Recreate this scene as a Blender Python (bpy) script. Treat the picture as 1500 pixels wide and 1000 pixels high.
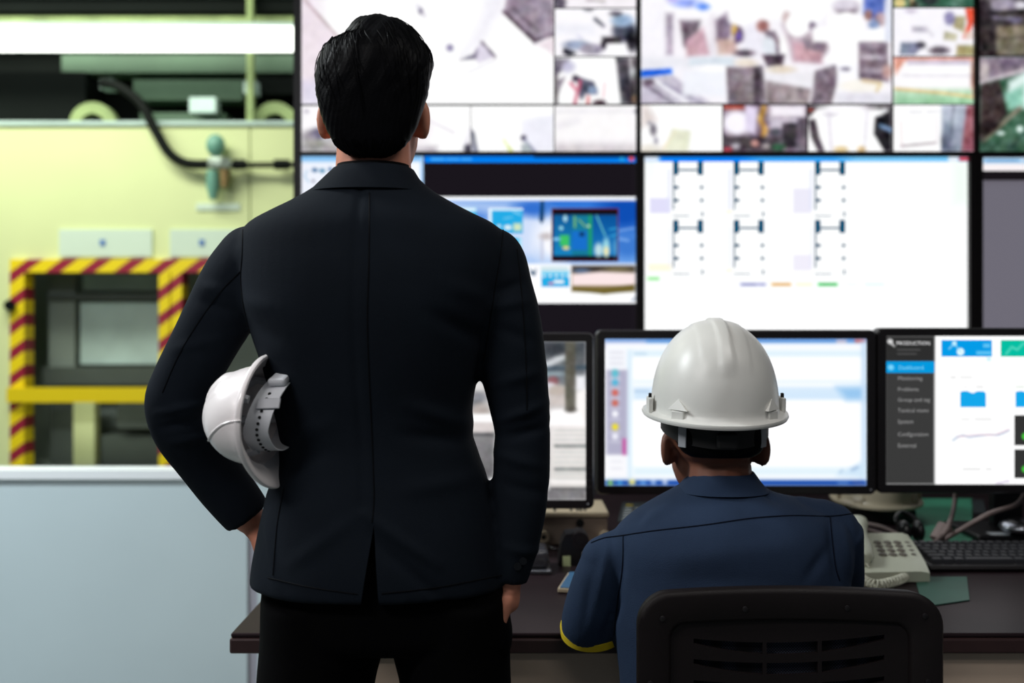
import bpy, bmesh, math, random
import numpy as np
from mathutils import Vector, Matrix, Euler
from mathutils.bvhtree import BVHTree

for _o in list(bpy.data.objects):
    bpy.data.objects.remove(_o, do_unlink=True)
scene = bpy.context.scene
COL = scene.collection
R = random.Random(7)

# ------------------------------------------------------------------ camera, world, light, exposure
CAM_Z, HOR, FPX = 1.26, 478.0, 1500.0
cam_d = bpy.data.cameras.new('camera')
cam = bpy.data.objects.new('camera', cam_d)
COL.objects.link(cam)
cam.location = (0, 0, CAM_Z)
cam.rotation_euler = (math.pi / 2, 0, 0)
cam_d.sensor_width = 36.0
cam_d.lens = 36.0
cam_d.shift_y = -22.0 / 1500.0
cam_d.clip_start = 0.05
cam_d.dof.use_dof = True
cam_d.dof.focus_distance = 1.56
cam_d.dof.aperture_fstop = 2.5
scene.camera = cam

world = bpy.data.worlds.new('world')
scene.world = world
world.use_nodes = True
world.node_tree.nodes['Background'].inputs[0].default_value = (0.62, 0.74, 0.90, 1)
world.node_tree.nodes['Background'].inputs[1].default_value = 0.07

def area_light(name, loc, size, energy, color, target=None, size_y=None):
    l = bpy.data.lights.new(name, 'AREA')
    l.energy = energy; l.color = color
    l.shape = 'RECTANGLE'; l.size = size; l.size_y = size_y or size
    o = bpy.data.objects.new(name, l); COL.objects.link(o)
    o.location = loc
    d = (Vector(target) - Vector(loc)) if target else Vector((0, 0, -1))
    o.rotation_euler = d.to_track_quat('-Z', 'Y').to_euler()
    return o
# ceiling luminaires of the control room, the last one an added fill
area_light('ceiling_or_fill_lamp', (0.75, 1.0, 2.62), 0.9, 7.5, (1.0, 0.97, 0.93), size_y=0.3)
area_light('ceiling_or_fill_lamp', (-1.5, 0.2, 2.62), 1.2, 30.0, (1.0, 0.97, 0.96), size_y=0.3)
area_light('ceiling_or_fill_lamp', (-2.3, 2.0, 2.9), 1.4, 98.0, (0.92, 0.98, 1.0), size_y=0.5)
area_light('ceiling_or_fill_lamp', (0.3, -0.4, 2.62), 1.2, 5.5, (1.0, 0.97, 0.94), size_y=0.3)  # unseen fill lamp, added to brighten the panels under the desk
# hall lamps over the machines
area_light('hall_lamp', (-3.0, 4.4, 3.7), 3.0, 104.0, (0.95, 1.0, 0.86), target=(-2.6, 6.0, 1.4), size_y=0.6)

vs = scene.view_settings
vs.view_transform = 'Standard'
vs.look = 'None'
vs.exposure = 0.0
vs.gamma = 1.0
vs.use_curve_mapping = False

# ------------------------------------------------------------------ helpers
def P(px, py, d):
    return Vector(((px - 750.0) / FPX * d, d, CAM_Z - (py - HOR) / FPX * d))
def lin(c):
    return tuple(((v / 255.0) / 12.92 if v / 255.0 <= 0.04045 else ((v / 255.0 + 0.055) / 1.055) ** 2.4) for v in c)

MATS = {}
def mat(name, rgb, rough=0.5, metal=0.0, noise=0.0, nscale=40.0, bump=0.0, bscale=200.0, spec=0.5, coat=0.0, sheen=0.0):
    """procedural principled material: colour varied by noise, fine relief from a second noise"""
    m = bpy.data.materials.new(name); m.use_nodes = True
    nt = m.node_tree; b = nt.nodes['Principled BSDF']
    c = lin(rgb)
    b.inputs['Base Color'].default_value = (*c, 1)
    b.inputs['Roughness'].default_value = rough
    b.inputs['Metallic'].default_value = metal
    b.inputs['Specular IOR Level'].default_value = spec
    b.inputs['Coat Weight'].default_value = coat
    b.inputs['Sheen Weight'].default_value = sheen
    tc = nt.nodes.new('ShaderNodeTexCoord')
    if noise > 0:
        n = nt.nodes.new('ShaderNodeTexNoise'); n.inputs['Scale'].default_value = nscale
        n.inputs['Detail'].default_value = 4
        nt.links.new(tc.outputs['Object'], n.inputs['Vector'])
        r = nt.nodes.new('ShaderNodeValToRGB')
        r.color_ramp.elements[0].position = 0.3; r.color_ramp.elements[1].position = 0.7
        r.color_ramp.elements[0].color = (*[v * (1 - noise) for v in c], 1)
        r.color_ramp.elements[1].color = (*[min(1, v * (1 + noise)) for v in c], 1)
        nt.links.new(n.outputs['Fac'], r.inputs['Fac'])
        nt.links.new(r.outputs['Color'], b.inputs['Base Color'])
    if bump > 0:
        n2 = nt.nodes.new('ShaderNodeTexNoise'); n2.inputs['Scale'].default_value = bscale
        nt.links.new(tc.outputs['Object'], n2.inputs['Vector'])
        bp = nt.nodes.new('ShaderNodeBump'); bp.inputs['Strength'].default_value = bump
        bp.inputs['Distance'].default_value = 0.002
        nt.links.new(n2.outputs['Fac'], bp.inputs['Height'])
        nt.links.new(bp.outputs['Normal'], b.inputs['Normal'])
    MATS[name] = m
    return m

def emat(name, rgb=None, strength=1.0):
    """emission; colour from the 'Col' attribute when rgb is None (pictures on a screen)"""
    m = bpy.data.materials.new(name); m.use_nodes = True
    nt = m.node_tree; nt.nodes.clear()
    o = nt.nodes.new('ShaderNodeOutputMaterial'); e = nt.nodes.new('ShaderNodeEmission')
    e.inputs['Strength'].default_value = strength
    if rgb is None:
        a = nt.nodes.new('ShaderNodeAttribute'); a.attribute_name = 'Col'
        nt.links.new(a.outputs['Color'], e.inputs['Color'])
    else:
        e.inputs['Color'].default_value = (*lin(rgb), 1)
    nt.links.new(e.outputs[0], o.inputs['Surface'])
    MATS[name] = m
    return m

ORG = {}
def link(o, parent=None):
    COL.objects.link(o)
    if parent is not None:
        o.parent = parent
def org(o):
    return ORG.get(o.name, Vector((0, 0, 0))) if o is not None else Vector((0, 0, 0))
def tag(o, label=None, cat=None, group=None, kind=None):
    if label: o['label'] = label
    if cat: o['category'] = cat
    if group: o['group'] = group
    if kind: o['kind'] = kind
    return o
def thing(name, label, cat, loc=(0, 0, 0), group=None, mw=None):
    o = bpy.data.objects.new(name, None); COL.objects.link(o)
    o.empty_display_size = 0.05
    if mw is not None:
        o.matrix_world = mw            # parts are given in the thing's own frame
    else:
        o.location = loc; ORG[o.name] = Vector(loc)
    return tag(o, label, cat, group)

class MB:
    """collects shapes; build() links them as one mesh object"""
    def __init__(s): s.v = []; s.f = []
    def add(s, vs, fs):
        k = len(s.v); s.v += [tuple(v) for v in vs]; s.f += [tuple(i + k for i in f) for f in fs]; return s
    def box(s, x0, x1, y0, y1, z0, z1):
        vs = [(x, y, z) for x in (x0, x1) for y in (y0, y1) for z in (z0, z1)]
        return s.add(vs, [(0, 1, 3, 2), (4, 6, 7, 5), (0, 4, 5, 1), (2, 3, 7, 6), (0, 2, 6, 4), (1, 5, 7, 3)])
    def rbox(s, c, size, r=0.003, seg=2, m=None):
        bm = bmesh.new(); bmesh.ops.create_cube(bm, size=1.0)
        bmesh.ops.scale(bm, vec=Vector(size), verts=bm.verts)
        bmesh.ops.bevel(bm, geom=bm.edges[:], offset=min(r, min(size) * 0.49), segments=seg, affect='EDGES', profile=0.5)
        M = Matrix.Translation(Vector(c)) @ (m.to_4x4() if m else Matrix.Identity(4))
        bm.verts.index_update()
        s.add([M @ v.co for v in bm.verts], [[v.index for v in f.verts] for f in bm.faces]); bm.free(); return s
    def ell(s, c, r, m=None, nu=20, nv=12):
        c = Vector(c); vs = []; fs = []
        for j in range(nv + 1):
            t = math.pi * j / nv
            for i in range(nu):
                a = 2 * math.pi * i / nu
                p = Vector((r[0] * math.sin(t) * math.cos(a), r[1] * math.sin(t) * math.sin(a), r[2] * math.cos(t)))
                vs.append(c + (m @ p if m else p))
        for j in range(nv):
            for i in range(nu):
                i2 = (i + 1) % nu
                fs.append((j * nu + i, (j + 1) * nu + i, (j + 1) * nu + i2, j * nu + i2))
        return s.add(vs, fs)
    def tube(s, pts, rad, seg=12, cap=True, flat=None):
        pts = [Vector(p) for p in pts]; n = len(pts)
        if not isinstance(rad, (list, tuple)): rad = [rad] * n
        vs = []; fs = []; ref = None
        for k in range(n):
            t = (pts[min(k + 1, n - 1)] - pts[max(k - 1, 0)]).normalized()
            if ref is None:
                ref = Vector((0, 0, 1)) if abs(t.z) < 0.9 else Vector((0, 1, 0))
            u = (ref - t * ref.dot(t)).normalized(); w = t.cross(u); ref = u
            for i in range(seg):
                a = 2 * math.pi * i / seg
                vs.append(pts[k] + (u * math.cos(a) + w * math.sin(a)) * rad[k])
        for k in range(n - 1):
            for i in range(seg):
                i2 = (i + 1) % seg
                fs.append((k * seg + i, k * seg + i2, (k + 1) * seg + i2, (k + 1) * seg + i))
        if cap:
            fs.append(tuple(reversed(range(seg)))); fs.append(tuple((n - 1) * seg + i for i in range(seg)))
        return s.add(vs, fs)
    def cap(s, a, b, ra, rb=None, seg=14):
        """tapered limb with round ends"""
        rb = ra if rb is None else rb
        a = Vector(a); b = Vector(b); t = (b - a); L = t.length; t = t.normalized()
        pts = []; rr = []
        for q in (0.02, 0.3, 0.6, 0.85):
            pts.append(a - t * ra * math.sqrt(max(0, 1 - q * q))); rr.append(ra * q)
        pts += [a, b]; rr += [ra, rb]
        for q in (0.85, 0.6, 0.3, 0.02):
            pts.append(b + t * rb * math.sqrt(max(0, 1 - q * q))); rr.append(rb * q)
        return s.tube(pts, rr, seg)
    def loft(s, rings, cap=True):
        n = len(rings[0]); vs = [p for r in rings for p in r]; fs = []
        for k in range(len(rings) - 1):
            for i in range(n):
                i2 = (i + 1) % n
                fs.append((k * n + i, k * n + i2, (k + 1) * n + i2, (k + 1) * n + i))
        if cap:
            fs.append(tuple(reversed(range(n)))); fs.append(tuple((len(rings) - 1) * n + i for i in range(n)))
        return s.add(vs, fs)
    def prism(s, poly, y0, y1):
        """polygon in x, z pushed from y0 to y1"""
        n = len(poly); vs = [(x, y0, z) for x, z in poly] + [(x, y1, z) for x, z in poly]
        fs = [tuple(range(n)), tuple(reversed(range(n, 2 * n)))]
        fs += [(i, i + n, (i + 1) % n + n, (i + 1) % n) for i in range(n)]
        return s.add(vs, fs)
    def prism_z(s, poly, z0, z1):
        n = len(poly); vs = [(x, y, z0) for x, y in poly] + [(x, y, z1) for x, y in poly]
        fs = [tuple(range(n)), tuple(reversed(range(n, 2 * n)))]
        fs += [(i, i + n, (i + 1) % n + n, (i + 1) % n) for i in range(n)]
        return s.add(vs, fs)
    def mesh(s, name, off=Vector((0, 0, 0))):
        me = bpy.data.meshes.new(name)
        me.from_pydata([(v[0] - off[0], v[1] - off[1], v[2] - off[2]) for v in s.v], [], s.f); me.update()
        bm = bmesh.new(); bm.from_mesh(me); bmesh.ops.recalc_face_normals(bm, faces=bm.faces); bm.to_mesh(me); bm.free()
        return me
    def build(s, name, m, parent=None, smooth=False, base=None, grand=None):
        off = Vector(base) if base is not None else (org(grand) if grand is not None else org(parent))
        me = s.mesh(name, off)
        return finish(name, me, m, parent, smooth, base, off)
def finish(name, me, m, parent=None, smooth=False, base=None, off=None):
    o = bpy.data.objects.new(name, me)
    if m: me.materials.append(MATS[m] if isinstance(m, str) else m)
    if smooth:
        for p in me.polygons: p.use_smooth = True
        try: me.set_sharp_from_angle(angle=math.radians(50))
        except Exception: pass
    link(o, parent)
    if base is not None: o.location = base; ORG[o.name] = Vector(base)
    else: ORG[o.name] = off if off is not None else Vector((0, 0, 0))
    return o
def struct(o): o['kind'] = 'structure'; return o

def remesh(mb, voxel, smooth=3, fac=0.5):
    """weld all shapes of mb into one continuous skin"""
    me = mb.mesh('tmp'); o = bpy.data.objects.new('tmp', me); COL.objects.link(o)
    r = o.modifiers.new('r', 'REMESH'); r.mode = 'VOXEL'; r.voxel_size = voxel
    if smooth:
        q = o.modifiers.new('s', 'SMOOTH'); q.factor = fac; q.iterations = smooth
    dg = bpy.context.evaluated_depsgraph_get(); dg.update()
    out = bpy.data.meshes.new_from_object(o.evaluated_get(dg))
    bpy.data.objects.remove(o); bpy.data.meshes.remove(me)
    out.materials.clear()
    return out
def boolean_cut(me, cut, m_cut=None):
    o = bpy.data.objects.new('tmp', me); COL.objects.link(o)
    cm = cut.mesh('cut'); c = bpy.data.objects.new('cut', cm); COL.objects.link(c)
    b = o.modifiers.new('b', 'BOOLEAN'); b.operation = 'DIFFERENCE'; b.object = c; b.solver = 'EXACT'
    if m_cut:
        cm.materials.append(m_cut); b.material_mode = 'TRANSFER'
    dg = bpy.context.evaluated_depsgraph_get(); dg.update()
    out = bpy.data.meshes.new_from_object(o.evaluated_get(dg))
    bpy.data.objects.remove(o); bpy.data.objects.remove(c)
    return out
def getco(me):
    a = np.empty(len(me.vertices) * 3, dtype=np.float32); me.vertices.foreach_get('co', a); return a.reshape(-1, 3).astype(float)
def getno(me):
    a = np.empty(len(me.vertices) * 3, dtype=np.float32); me.vertex_normals.foreach_get('vector', a); return a.reshape(-1, 3).astype(float)
def setco(me, co):
    me.vertices.foreach_set('co', co.astype(np.float32).ravel()); me.update()
def shift(me, off):
    setco(me, getco(me) - np.array(off))
def segdist(X, Z, a, b):
    ax, az = a; bx, bz = b; dx, dz = bx - ax, bz - az
    t = np.clip(((X - ax) * dx + (Z - az) * dz) / (dx * dx + dz * dz + 1e-12), 0, 1)
    return np.hypot(X - ax - t * dx, Z - az - t * dz), t
def ring(xl, xr, yc, hf, hb, z, n=48, e=2.3):
    """closed cross-section: left/right edge, centre depth, half depth to the front and to the back"""
    out = []
    cx, rx = (xl + xr) / 2, (xr - xl) / 2
    for i in range(n):
        a = 2 * math.pi * i / n; c, s_ = math.cos(a), math.sin(a)
        x = cx + rx * math.copysign(abs(c) ** (2 / e), c)
        y = yc + (hf if s_ > 0 else hb) * math.copysign(abs(s_) ** (2 / e), s_)
        out.append((x, y, z))
    return out
def smooth_path(pts, n):
    """Catmull-Rom through tuples of any length"""
    pts = [np.array(p, float) for p in pts]; out = []
    k = len(pts)
    for i in range(k - 1):
        p0, p1, p2, p3 = pts[max(i - 1, 0)], pts[i], pts[i + 1], pts[min(i + 2, k - 1)]
        for j in range(n):
            t = j / n
            out.append(0.5 * (2 * p1 + (p2 - p0) * t + (2 * p0 - 5 * p1 + 4 * p2 - p3) * t * t + (3 * p1 - p0 - 3 * p2 + p3) * t ** 3))
    out.append(pts[-1]); return out

# ------------------------------------------------------------------ pictures shown on screens
def sd_poly(X, Y, pts):
    d = np.full(X.shape, 1e9); inside = np.zeros(X.shape, bool); n = len(pts)
    for i in range(n):
        (x0, y0), (x1, y1) = pts[i], pts[(i + 1) % n]
        dd, _ = segdist(X, Y, (x0, y0), (x1, y1)); d = np.minimum(d, dd)
        c = ((y0 > Y) != (y1 > Y)) & (X < (x1 - x0) * (Y - y0) / ((y1 - y0) or 1e-9) + x0)
        inside ^= c
    return np.where(inside, -d, d)
def paint(X, Y, base, ops):
    img = np.empty(X.shape + (3,)); img[:] = base
    for op in ops:
        k = op[0]
        if k == 'r':
            x0, y0, x1, y1, c, s = op[1:7]
            sd = np.maximum(np.abs(X - (x0 + x1) / 2) - (x1 - x0) / 2, np.abs(Y - (y0 + y1) / 2) - (y1 - y0) / 2)
        elif k == 'e':
            cx, cy, rx, ry, c, s = op[1:7]
            sd = (np.hypot((X - cx) / rx, (Y - cy) / ry) - 1) * min(rx, ry)
        elif k == 'p':
            pts, c, s = op[1:4]; sd = sd_poly(X, Y, pts)
        elif k == 'l':
            pts, w, c, s = op[1:5]; sd = np.full(X.shape, 1e9)
            for i in range(len(pts) - 1):
                sd = np.minimum(sd, segdist(X, Y, pts[i], pts[i + 1])[0])
            sd = sd - w / 2
        elif k == 'v':                      # colour running from the top edge to the bottom edge of a rectangle
            x0, y0, x1, y1, c, c2, s = op[1:8]
            sd = np.maximum(np.abs(X - (x0 + x1) / 2) - (x1 - x0) / 2, np.abs(Y - (y0 + y1) / 2) - (y1 - y0) / 2)
            t = np.clip((Y - y0) / (y1 - y0), 0, 1)[..., None]
            c = np.array(c) * (1 - t) + np.array(c2) * t
        a = np.clip(0.5 - sd / max(s, 0.3), 0, 1)
        if len(op) > {'r': 7, 'e': 7, 'p': 4, 'l': 5, 'v': 8}[k]: a = a * op[-1]
        img = img * (1 - a[..., None]) + np.array(c) * a[..., None]
    return img
def picture(name, rect, d, base, ops, parent, step=2.0, m='screen_picture', blur=0.0, grain=0.0):
    """flat lit picture: rect and ops in photograph pixels at depth d, coloured per vertex"""
    x0, y0, x1, y1 = rect
    nx = max(2, int((x1 - x0) / step) + 1); ny = max(2, int((y1 - y0) / step) + 1)
    X, Y = np.meshgrid(np.linspace(x0, x1, nx), np.linspace(y0, y1, ny))
    img = np.clip(paint(X, Y, base, ops), 0, 255) / 255.0
    if grain > 0:
        rs_ = np.random.RandomState(int(abs(x0) * 7 + abs(y0)) % 9973)
        for cell, amp in ((9.0, 1.0), (4.0, 0.8)):
            gx = rs_.rand(int((y1 - y0) / cell) + 3, int((x1 - x0) / cell) + 3, 3) * 0.12 + rs_.rand(int((y1 - y0) / cell) + 3, int((x1 - x0) / cell) + 3, 1) * 0.88 - 0.5
            fy, fx = (Y - y0) / cell, (X - x0) / cell; iy, ix = fy.astype(int), fx.astype(int); ty, tx = (fy - iy)[..., None], (fx - ix)[..., None]
            nz = (gx[iy, ix] * (1 - tx) + gx[iy, ix + 1] * tx) * (1 - ty) + (gx[iy + 1, ix] * (1 - tx) + gx[iy + 1, ix + 1] * tx) * ty
            lum = img.mean(-1, keepdims=True)
            img = np.clip(img + nz * amp * grain * np.clip((1.02 - lum) * 1.6, 0.03, 0.75), 0, 1)
    if blur > 0:
        k = np.exp(-0.5 * (np.arange(-4, 5) * step / blur) ** 2); k /= k.sum()
        for ax in (0, 1):
            pad = [(4, 4) if i == ax else (0, 0) for i in range(3)]
            q = np.pad(img, pad, mode='edge'); n_ = img.shape[ax]
            img = sum(k[i] * np.take(q, range(i, i + n_), axis=ax) for i in range(9))
    L = np.where(img <= 0.04045, img / 12.92, ((img + 0.055) / 1.055) ** 2.4)
    o = org(parent)
    V = np.stack([(X - 750) / FPX * d - o.x, np.full(X.shape, d - o.y), CAM_Z - (Y - HOR) / FPX * d - o.z], -1).reshape(-1, 3)
    idx = np.arange(nx * ny).reshape(ny, nx)
    F = np.stack([idx[:-1, :-1], idx[1:, :-1], idx[1:, 1:], idx[:-1, 1:]], -1).reshape(-1, 4)
    me = bpy.data.meshes.new(name); me.from_pydata(V.tolist(), [], F.tolist()); me.update()
    at = me.color_attributes.new('Col', 'FLOAT_COLOR', 'POINT')
    at.data.foreach_set('color', np.concatenate([L.reshape(-1, 3), np.ones((nx * ny, 1))], 1).astype(np.float32).ravel())
    return finish(name, me, m, parent, off=o)
def text_part(name, s, px, py, size_px, d, m, parent):
    """flat lettering lying on a screen, px/py its left end on the base line"""
    cu = bpy.data.curves.new('t', 'FONT'); cu.body = s; cu.size = size_px / FPX * d * 1.35; cu.resolution_u = 2
    t = bpy.data.objects.new('t', cu); COL.objects.link(t)
    dg = bpy.context.evaluated_depsgraph_get(); dg.update()
    me = bpy.data.meshes.new_from_object(t.evaluated_get(dg))
    bpy.data.objects.remove(t)
    co = getco(me); p = P(px, py, d) - org(parent)
    setco(me, np.stack([co[:, 0] + p.x, np.full(len(co), p.y), co[:, 1] + p.z], 1))
    me.materials.clear()
    return finish(name, me, m, parent, off=org(parent))

# ------------------------------------------------------------------ materials
mat('jacket_cloth', (20, 26, 34), 0.85, noise=0.12, nscale=9, bump=0.25, bscale=900, spec=0.1)
mat('trouser_cloth', (5, 5, 6), 0.9, bump=0.2, bscale=900, spec=0.05)
mat('seam_thread', (10, 12, 16), 0.8, spec=0.1)
mat('shirt_black', (8, 8, 10), 0.8, spec=0.1)
mat('button_black', (14, 16, 20), 0.3)
mat('hair_black', (6, 6, 9), 0.5, noise=0.3, nscale=60, bump=0.2, bscale=500, spec=0.08)
mat('skin', (208, 138, 112), 0.55, noise=0.06, nscale=30, bump=0.08, bscale=500, spec=0.35)
mat('skin_tan', (122, 76, 58), 0.55, noise=0.08, nscale=30, bump=0.08, bscale=500, spec=0.35)
mat('eye_white', (225, 220, 215), 0.2)
mat('eye_iris', (35, 22, 15), 0.2)
mat('lip', (150, 80, 72), 0.5)
mat('navy_cloth', (41, 55, 78), 0.88, noise=0.16, nscale=7, bump=0.4, bscale=700, spec=0.12)
mat('navy_seam', (18, 25, 40), 0.9, spec=0.1)
mat('yellow_trim', (225, 195, 20), 0.7)
mat('helmet_white', (232, 231, 226), 0.34, noise=0.04, nscale=14, spec=0.4)
mat('helmet_white_clean', (246, 240, 240), 0.3, noise=0.02, nscale=14, coat=0.3)
mat('helmet_cream', (205, 192, 165), 0.35, noise=0.05, nscale=14, coat=0.2)
mat('strap_grey', (170, 172, 178), 0.5)
mat('strap_pale', (205, 207, 212), 0.45)
mat('strap_black', (16, 15, 17), 0.6)
mat('hole_black', (6, 6, 8), 0.8)
mat('chair_plastic', (26, 20, 21), 0.5, noise=0.1, nscale=12, bump=0.25, bscale=1200, spec=0.3)
mat('chair_metal', (120, 118, 118), 0.3, metal=0.9)
mat('chair_fabric', (25, 25, 30), 0.9)
mat('desk_top', (44, 34, 37), 0.38, noise=0.18, nscale=5, bump=0.02, bscale=40, spec=0.06)
mat('desk_edge', (62, 42, 42), 0.4, noise=0.15, nscale=20)
mat('desk_panel', (226, 202, 180), 0.7, noise=0.06, nscale=6)
mat('bezel_black', (26, 22, 24), 0.4, noise=0.06, nscale=20, bump=0.05, bscale=900)
mat('wall_bezel', (20, 15, 17), 0.55, spec=0.3)
mat('keys_black', (46, 46, 50), 0.45, bump=0.1, bscale=1500)
mat('plastic_black', (22, 22, 24), 0.3)
mat('phone_beige', (196, 198, 178), 0.42, noise=0.04, nscale=25)
mat('phone_key', (105, 98, 88), 0.5)
mat('cord_beige', (190, 188, 170), 0.5)
mat('cable_grey', (128, 112, 108), 0.6)
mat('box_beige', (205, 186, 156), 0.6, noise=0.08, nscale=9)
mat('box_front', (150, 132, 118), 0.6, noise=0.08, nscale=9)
mat('mat_green', (66, 152, 118), 0.6, noise=0.12, nscale=10)
mat('green_dark', (40, 84, 70), 0.5, noise=0.12, nscale=10)
mat('mat_dark', (44, 52, 54), 0.6, noise=0.1, nscale=10)
mat('paper', (200, 205, 205), 0.7)
mat('sticker_green', (188, 200, 150), 0.6)
mat('sticker_white', (215, 222, 228), 0.5)
mat('chrome', (190, 195, 205), 0.2, metal=0.9)
mat('blue_cover', (60, 110, 150), 0.5)
mat('glass_grey', (70, 70, 76), 0.15)
mat('floor_grey', (95, 100, 98), 0.5, noise=0.12, nscale=3, bump=0.05, bscale=30)
mat('ceiling_white', (190, 190, 188), 0.9, noise=0.03, nscale=6)
mat('wall_dark', (44, 40, 42), 0.85, noise=0.05, nscale=4)
mat('wall_grey', (150, 150, 152), 0.9, noise=0.04, nscale=4)
mat('partition_blue', (196, 214, 220), 0.55, noise=0.025, nscale=2.5)
mat('partition_cap', (240, 246, 250), 0.4)
mat('partition_post', (160, 160, 172), 0.5)
mat('machine_yellow', (222, 230, 172), 0.55, noise=0.035, nscale=1.6)
mat('machine_bar', (72, 80, 74), 0.7, noise=0.15, nscale=3)
mat('machine_green', (84, 112, 88), 0.6, noise=0.2, nscale=2.5)
mat('machine_dark', (14, 19, 17), 0.7, noise=0.2, nscale=3, spec=0.1)
mat('machine_inside', (132, 143, 134), 0.7, noise=0.15, nscale=2.5)
mat('machine_pale', (190, 212, 205), 0.5, noise=0.12, nscale=4)
mat('machine_sage', (168, 190, 160), 0.6, noise=0.2, nscale=9)
mat('machine_leaf', (150, 168, 112), 0.7, noise=0.25, nscale=8)
mat('rail_yellow', (236, 206, 0), 0.5)
mat('hose_black', (10, 15, 12), 0.6, spec=0.12)
mat('valve_teal', (112, 164, 146), 0.4)
mat('valve_metal', (170, 182, 170), 0.35, metal=0.5)
mat('valve_brass', (175, 145, 100), 0.4, metal=0.5)
mat('plate_pale', (214, 230, 212), 0.5, noise=0.02, nscale=5)
mat('print_blue', (90, 130, 190), 0.6)
emat('screen_picture', None, 1.05)
emat('text_white', (235, 235, 235)); emat('text_grey', (150, 150, 150)); emat('text_cyan', (120, 215, 250))
emat('tube_light', (250, 255, 246), 3.3)
emat('led_green', (80, 220, 80), 1.0)

def hazard():
    """yellow and crimson slanted stripes of warning tape"""
    m = bpy.data.materials.new('hazard_tape'); m.use_nodes = True; nt = m.node_tree; b = nt.nodes['Principled BSDF']
    tc = nt.nodes.new('ShaderNodeTexCoord'); sx = nt.nodes.new('ShaderNodeSeparateXYZ')
    nt.links.new(tc.outputs['Object'], sx.inputs[0])
    ad = nt.nodes.new('ShaderNodeMath'); ad.operation = 'SUBTRACT'
    sc = nt.nodes.new('ShaderNodeMath'); sc.operation = 'MULTIPLY'; sc.inputs[1].default_value = 0.75
    nt.links.new(sx.outputs['X'], sc.inputs[0])
    nt.links.new(sc.outputs[0], ad.inputs[0]); nt.links.new(sx.outputs['Z'], ad.inputs[1])
    mo = nt.nodes.new('ShaderNodeMath'); mo.operation = 'PINGPONG'; mo.inputs[1].default_value = 0.075
    nt.links.new(ad.outputs[0], mo.inputs[0])
    gt = nt.nodes.new('ShaderNodeMath'); gt.operation = 'GREATER_THAN'; gt.inputs[1].default_value = 0.041
    nt.links.new(mo.outputs[0], gt.inputs[0])
    mx = nt.nodes.new('ShaderNodeMix'); mx.data_type = 'RGBA'
    mx.inputs['A'].default_value = (*lin((245, 215, 0)), 1); mx.inputs['B'].default_value = (*lin((152, 22, 52)), 1)
    nt.links.new(gt.outputs[0], mx.inputs['Factor']); nt.links.new(mx.outputs['Result'], b.inputs['Base Color'])
    b.inputs['Roughness'].default_value = 0.5
    MATS['hazard_tape'] = m
hazard()
def net():
    """fine punched net of the chair back"""
    m = MATS['chair_fabric']; nt = m.node_tree; b = nt.nodes['Principled BSDF']
    tc = nt.nodes.new('ShaderNodeTexCoord'); v = nt.nodes.new('ShaderNodeTexVoronoi')
    v.inputs['Scale'].default_value = 330; v.inputs['Randomness'].default_value = 0.0
    mp = nt.nodes.new('ShaderNodeMapping'); mp.inputs['Rotation'].default_value = (0, math.radians(45), 0)
    nt.links.new(tc.outputs['Object'], mp.inputs[0]); nt.links.new(mp.outputs[0], v.inputs['Vector'])
    r = nt.nodes.new('ShaderNodeValToRGB'); r.color_ramp.elements[0].position = 0.25; r.color_ramp.elements[1].position = 0.42
    r.color_ramp.elements[0].color = (*lin((62, 68, 88)), 1); r.color_ramp.elements[1].color = (*lin((14, 13, 16)), 1)
    nt.links.new(v.outputs['Distance'], r.inputs['Fac']); nt.links.new(r.outputs['Color'], b.inputs['Base Color'])
net()

# ================================================================== the room
DW = 3.36                                    # depth of the display wall
struct(MB().box(-6.5, 3.6, -1.5, 8.0, -0.05, 0.0).build('floor', 'floor_grey'))
struct(MB().box(-0.9, 3.6, -1.0, 3.6, 2.7, 2.76).build('ceiling', 'ceiling_white'))
struct(MB().box(-0.73, 3.6, DW + 0.13, DW + 0.25, 0.0, 2.7).build('wall_back', 'wall_dark'))
struct(MB().box(3.5, 3.6, -1.0, DW + 0.13, 0.0, 2.7).build('wall_right', 'wall_grey'))
# low partition between the control room and the hall
wp = struct(MB().box(-6.4, P(362, 0, 3.4).x, 3.40, 3.47, 0.0, 0.755).build('wall_partition', 'partition_blue'))
struct(MB().box(-6.4, P(362, 0, 3.4).x, 3.385, 3.485, 0.755, 0.785).build('trim_1', 'partition_cap'))
struct(MB().box(P(362, 0, 3.4).x, P(377, 0, 3.4).x, 3.41, 3.46, 0.0, 0.785).build('trim_2', 'partition_post'))
struct(MB().box(P(377, 0, 3.4).x, -0.73, 3.40, 3.47, 0.0, 0.785).build('wall_partition_end', 'partition_blue'))

# ================================================================== the hall behind the partition
DH = 6.0
struct(MB().box(-6.5, 3.6, 7.6, 7.7, 0, 4.2).build('wall_hall', 'machine_green'))
struct(MB().box(-6.5, -6.4, -1.0, 7.6, 0, 4.2).build('wall_left', 'wall_grey'))
struct(MB().box(-6.5, 3.6, 3.6, 7.7, 4.2, 4.26).build('ceiling_hall', 'machine_green'))
def hp(px, py, d=DH): return P(px, py, d)
def hbox(mb, x0, y0, x1, y1, d0, d1, dref=None):
    a, b = hp(x0, y0, dref or d0), hp(x1, y1, dref or d0)
    return mb.box(a.x, b.x, d0, d1, b.z, a.z)
base = (hp(180, 0).x, DH, 0)
mc = thing('machine_enclosure', 'pale yellow green machine housing with striped windows beyond the partition', 'machine', base)
hbox(MB(), -420, 183, 365, 381, 6.0, 6.1).build('panel', 'machine_yellow', mc)
hbox(MB(), 367, 183, 620, 381, 6.0, 6.1).build('panel', 'machine_yellow', mc)
hbox(MB(), -420, 381, 18, 790, 6.0, 6.1).build('panel', 'machine_yellow', mc)
hbox(MB(), 430, 381, 620, 790, 6.0, 6.1).build('panel', 'machine_yellow', mc)
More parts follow.
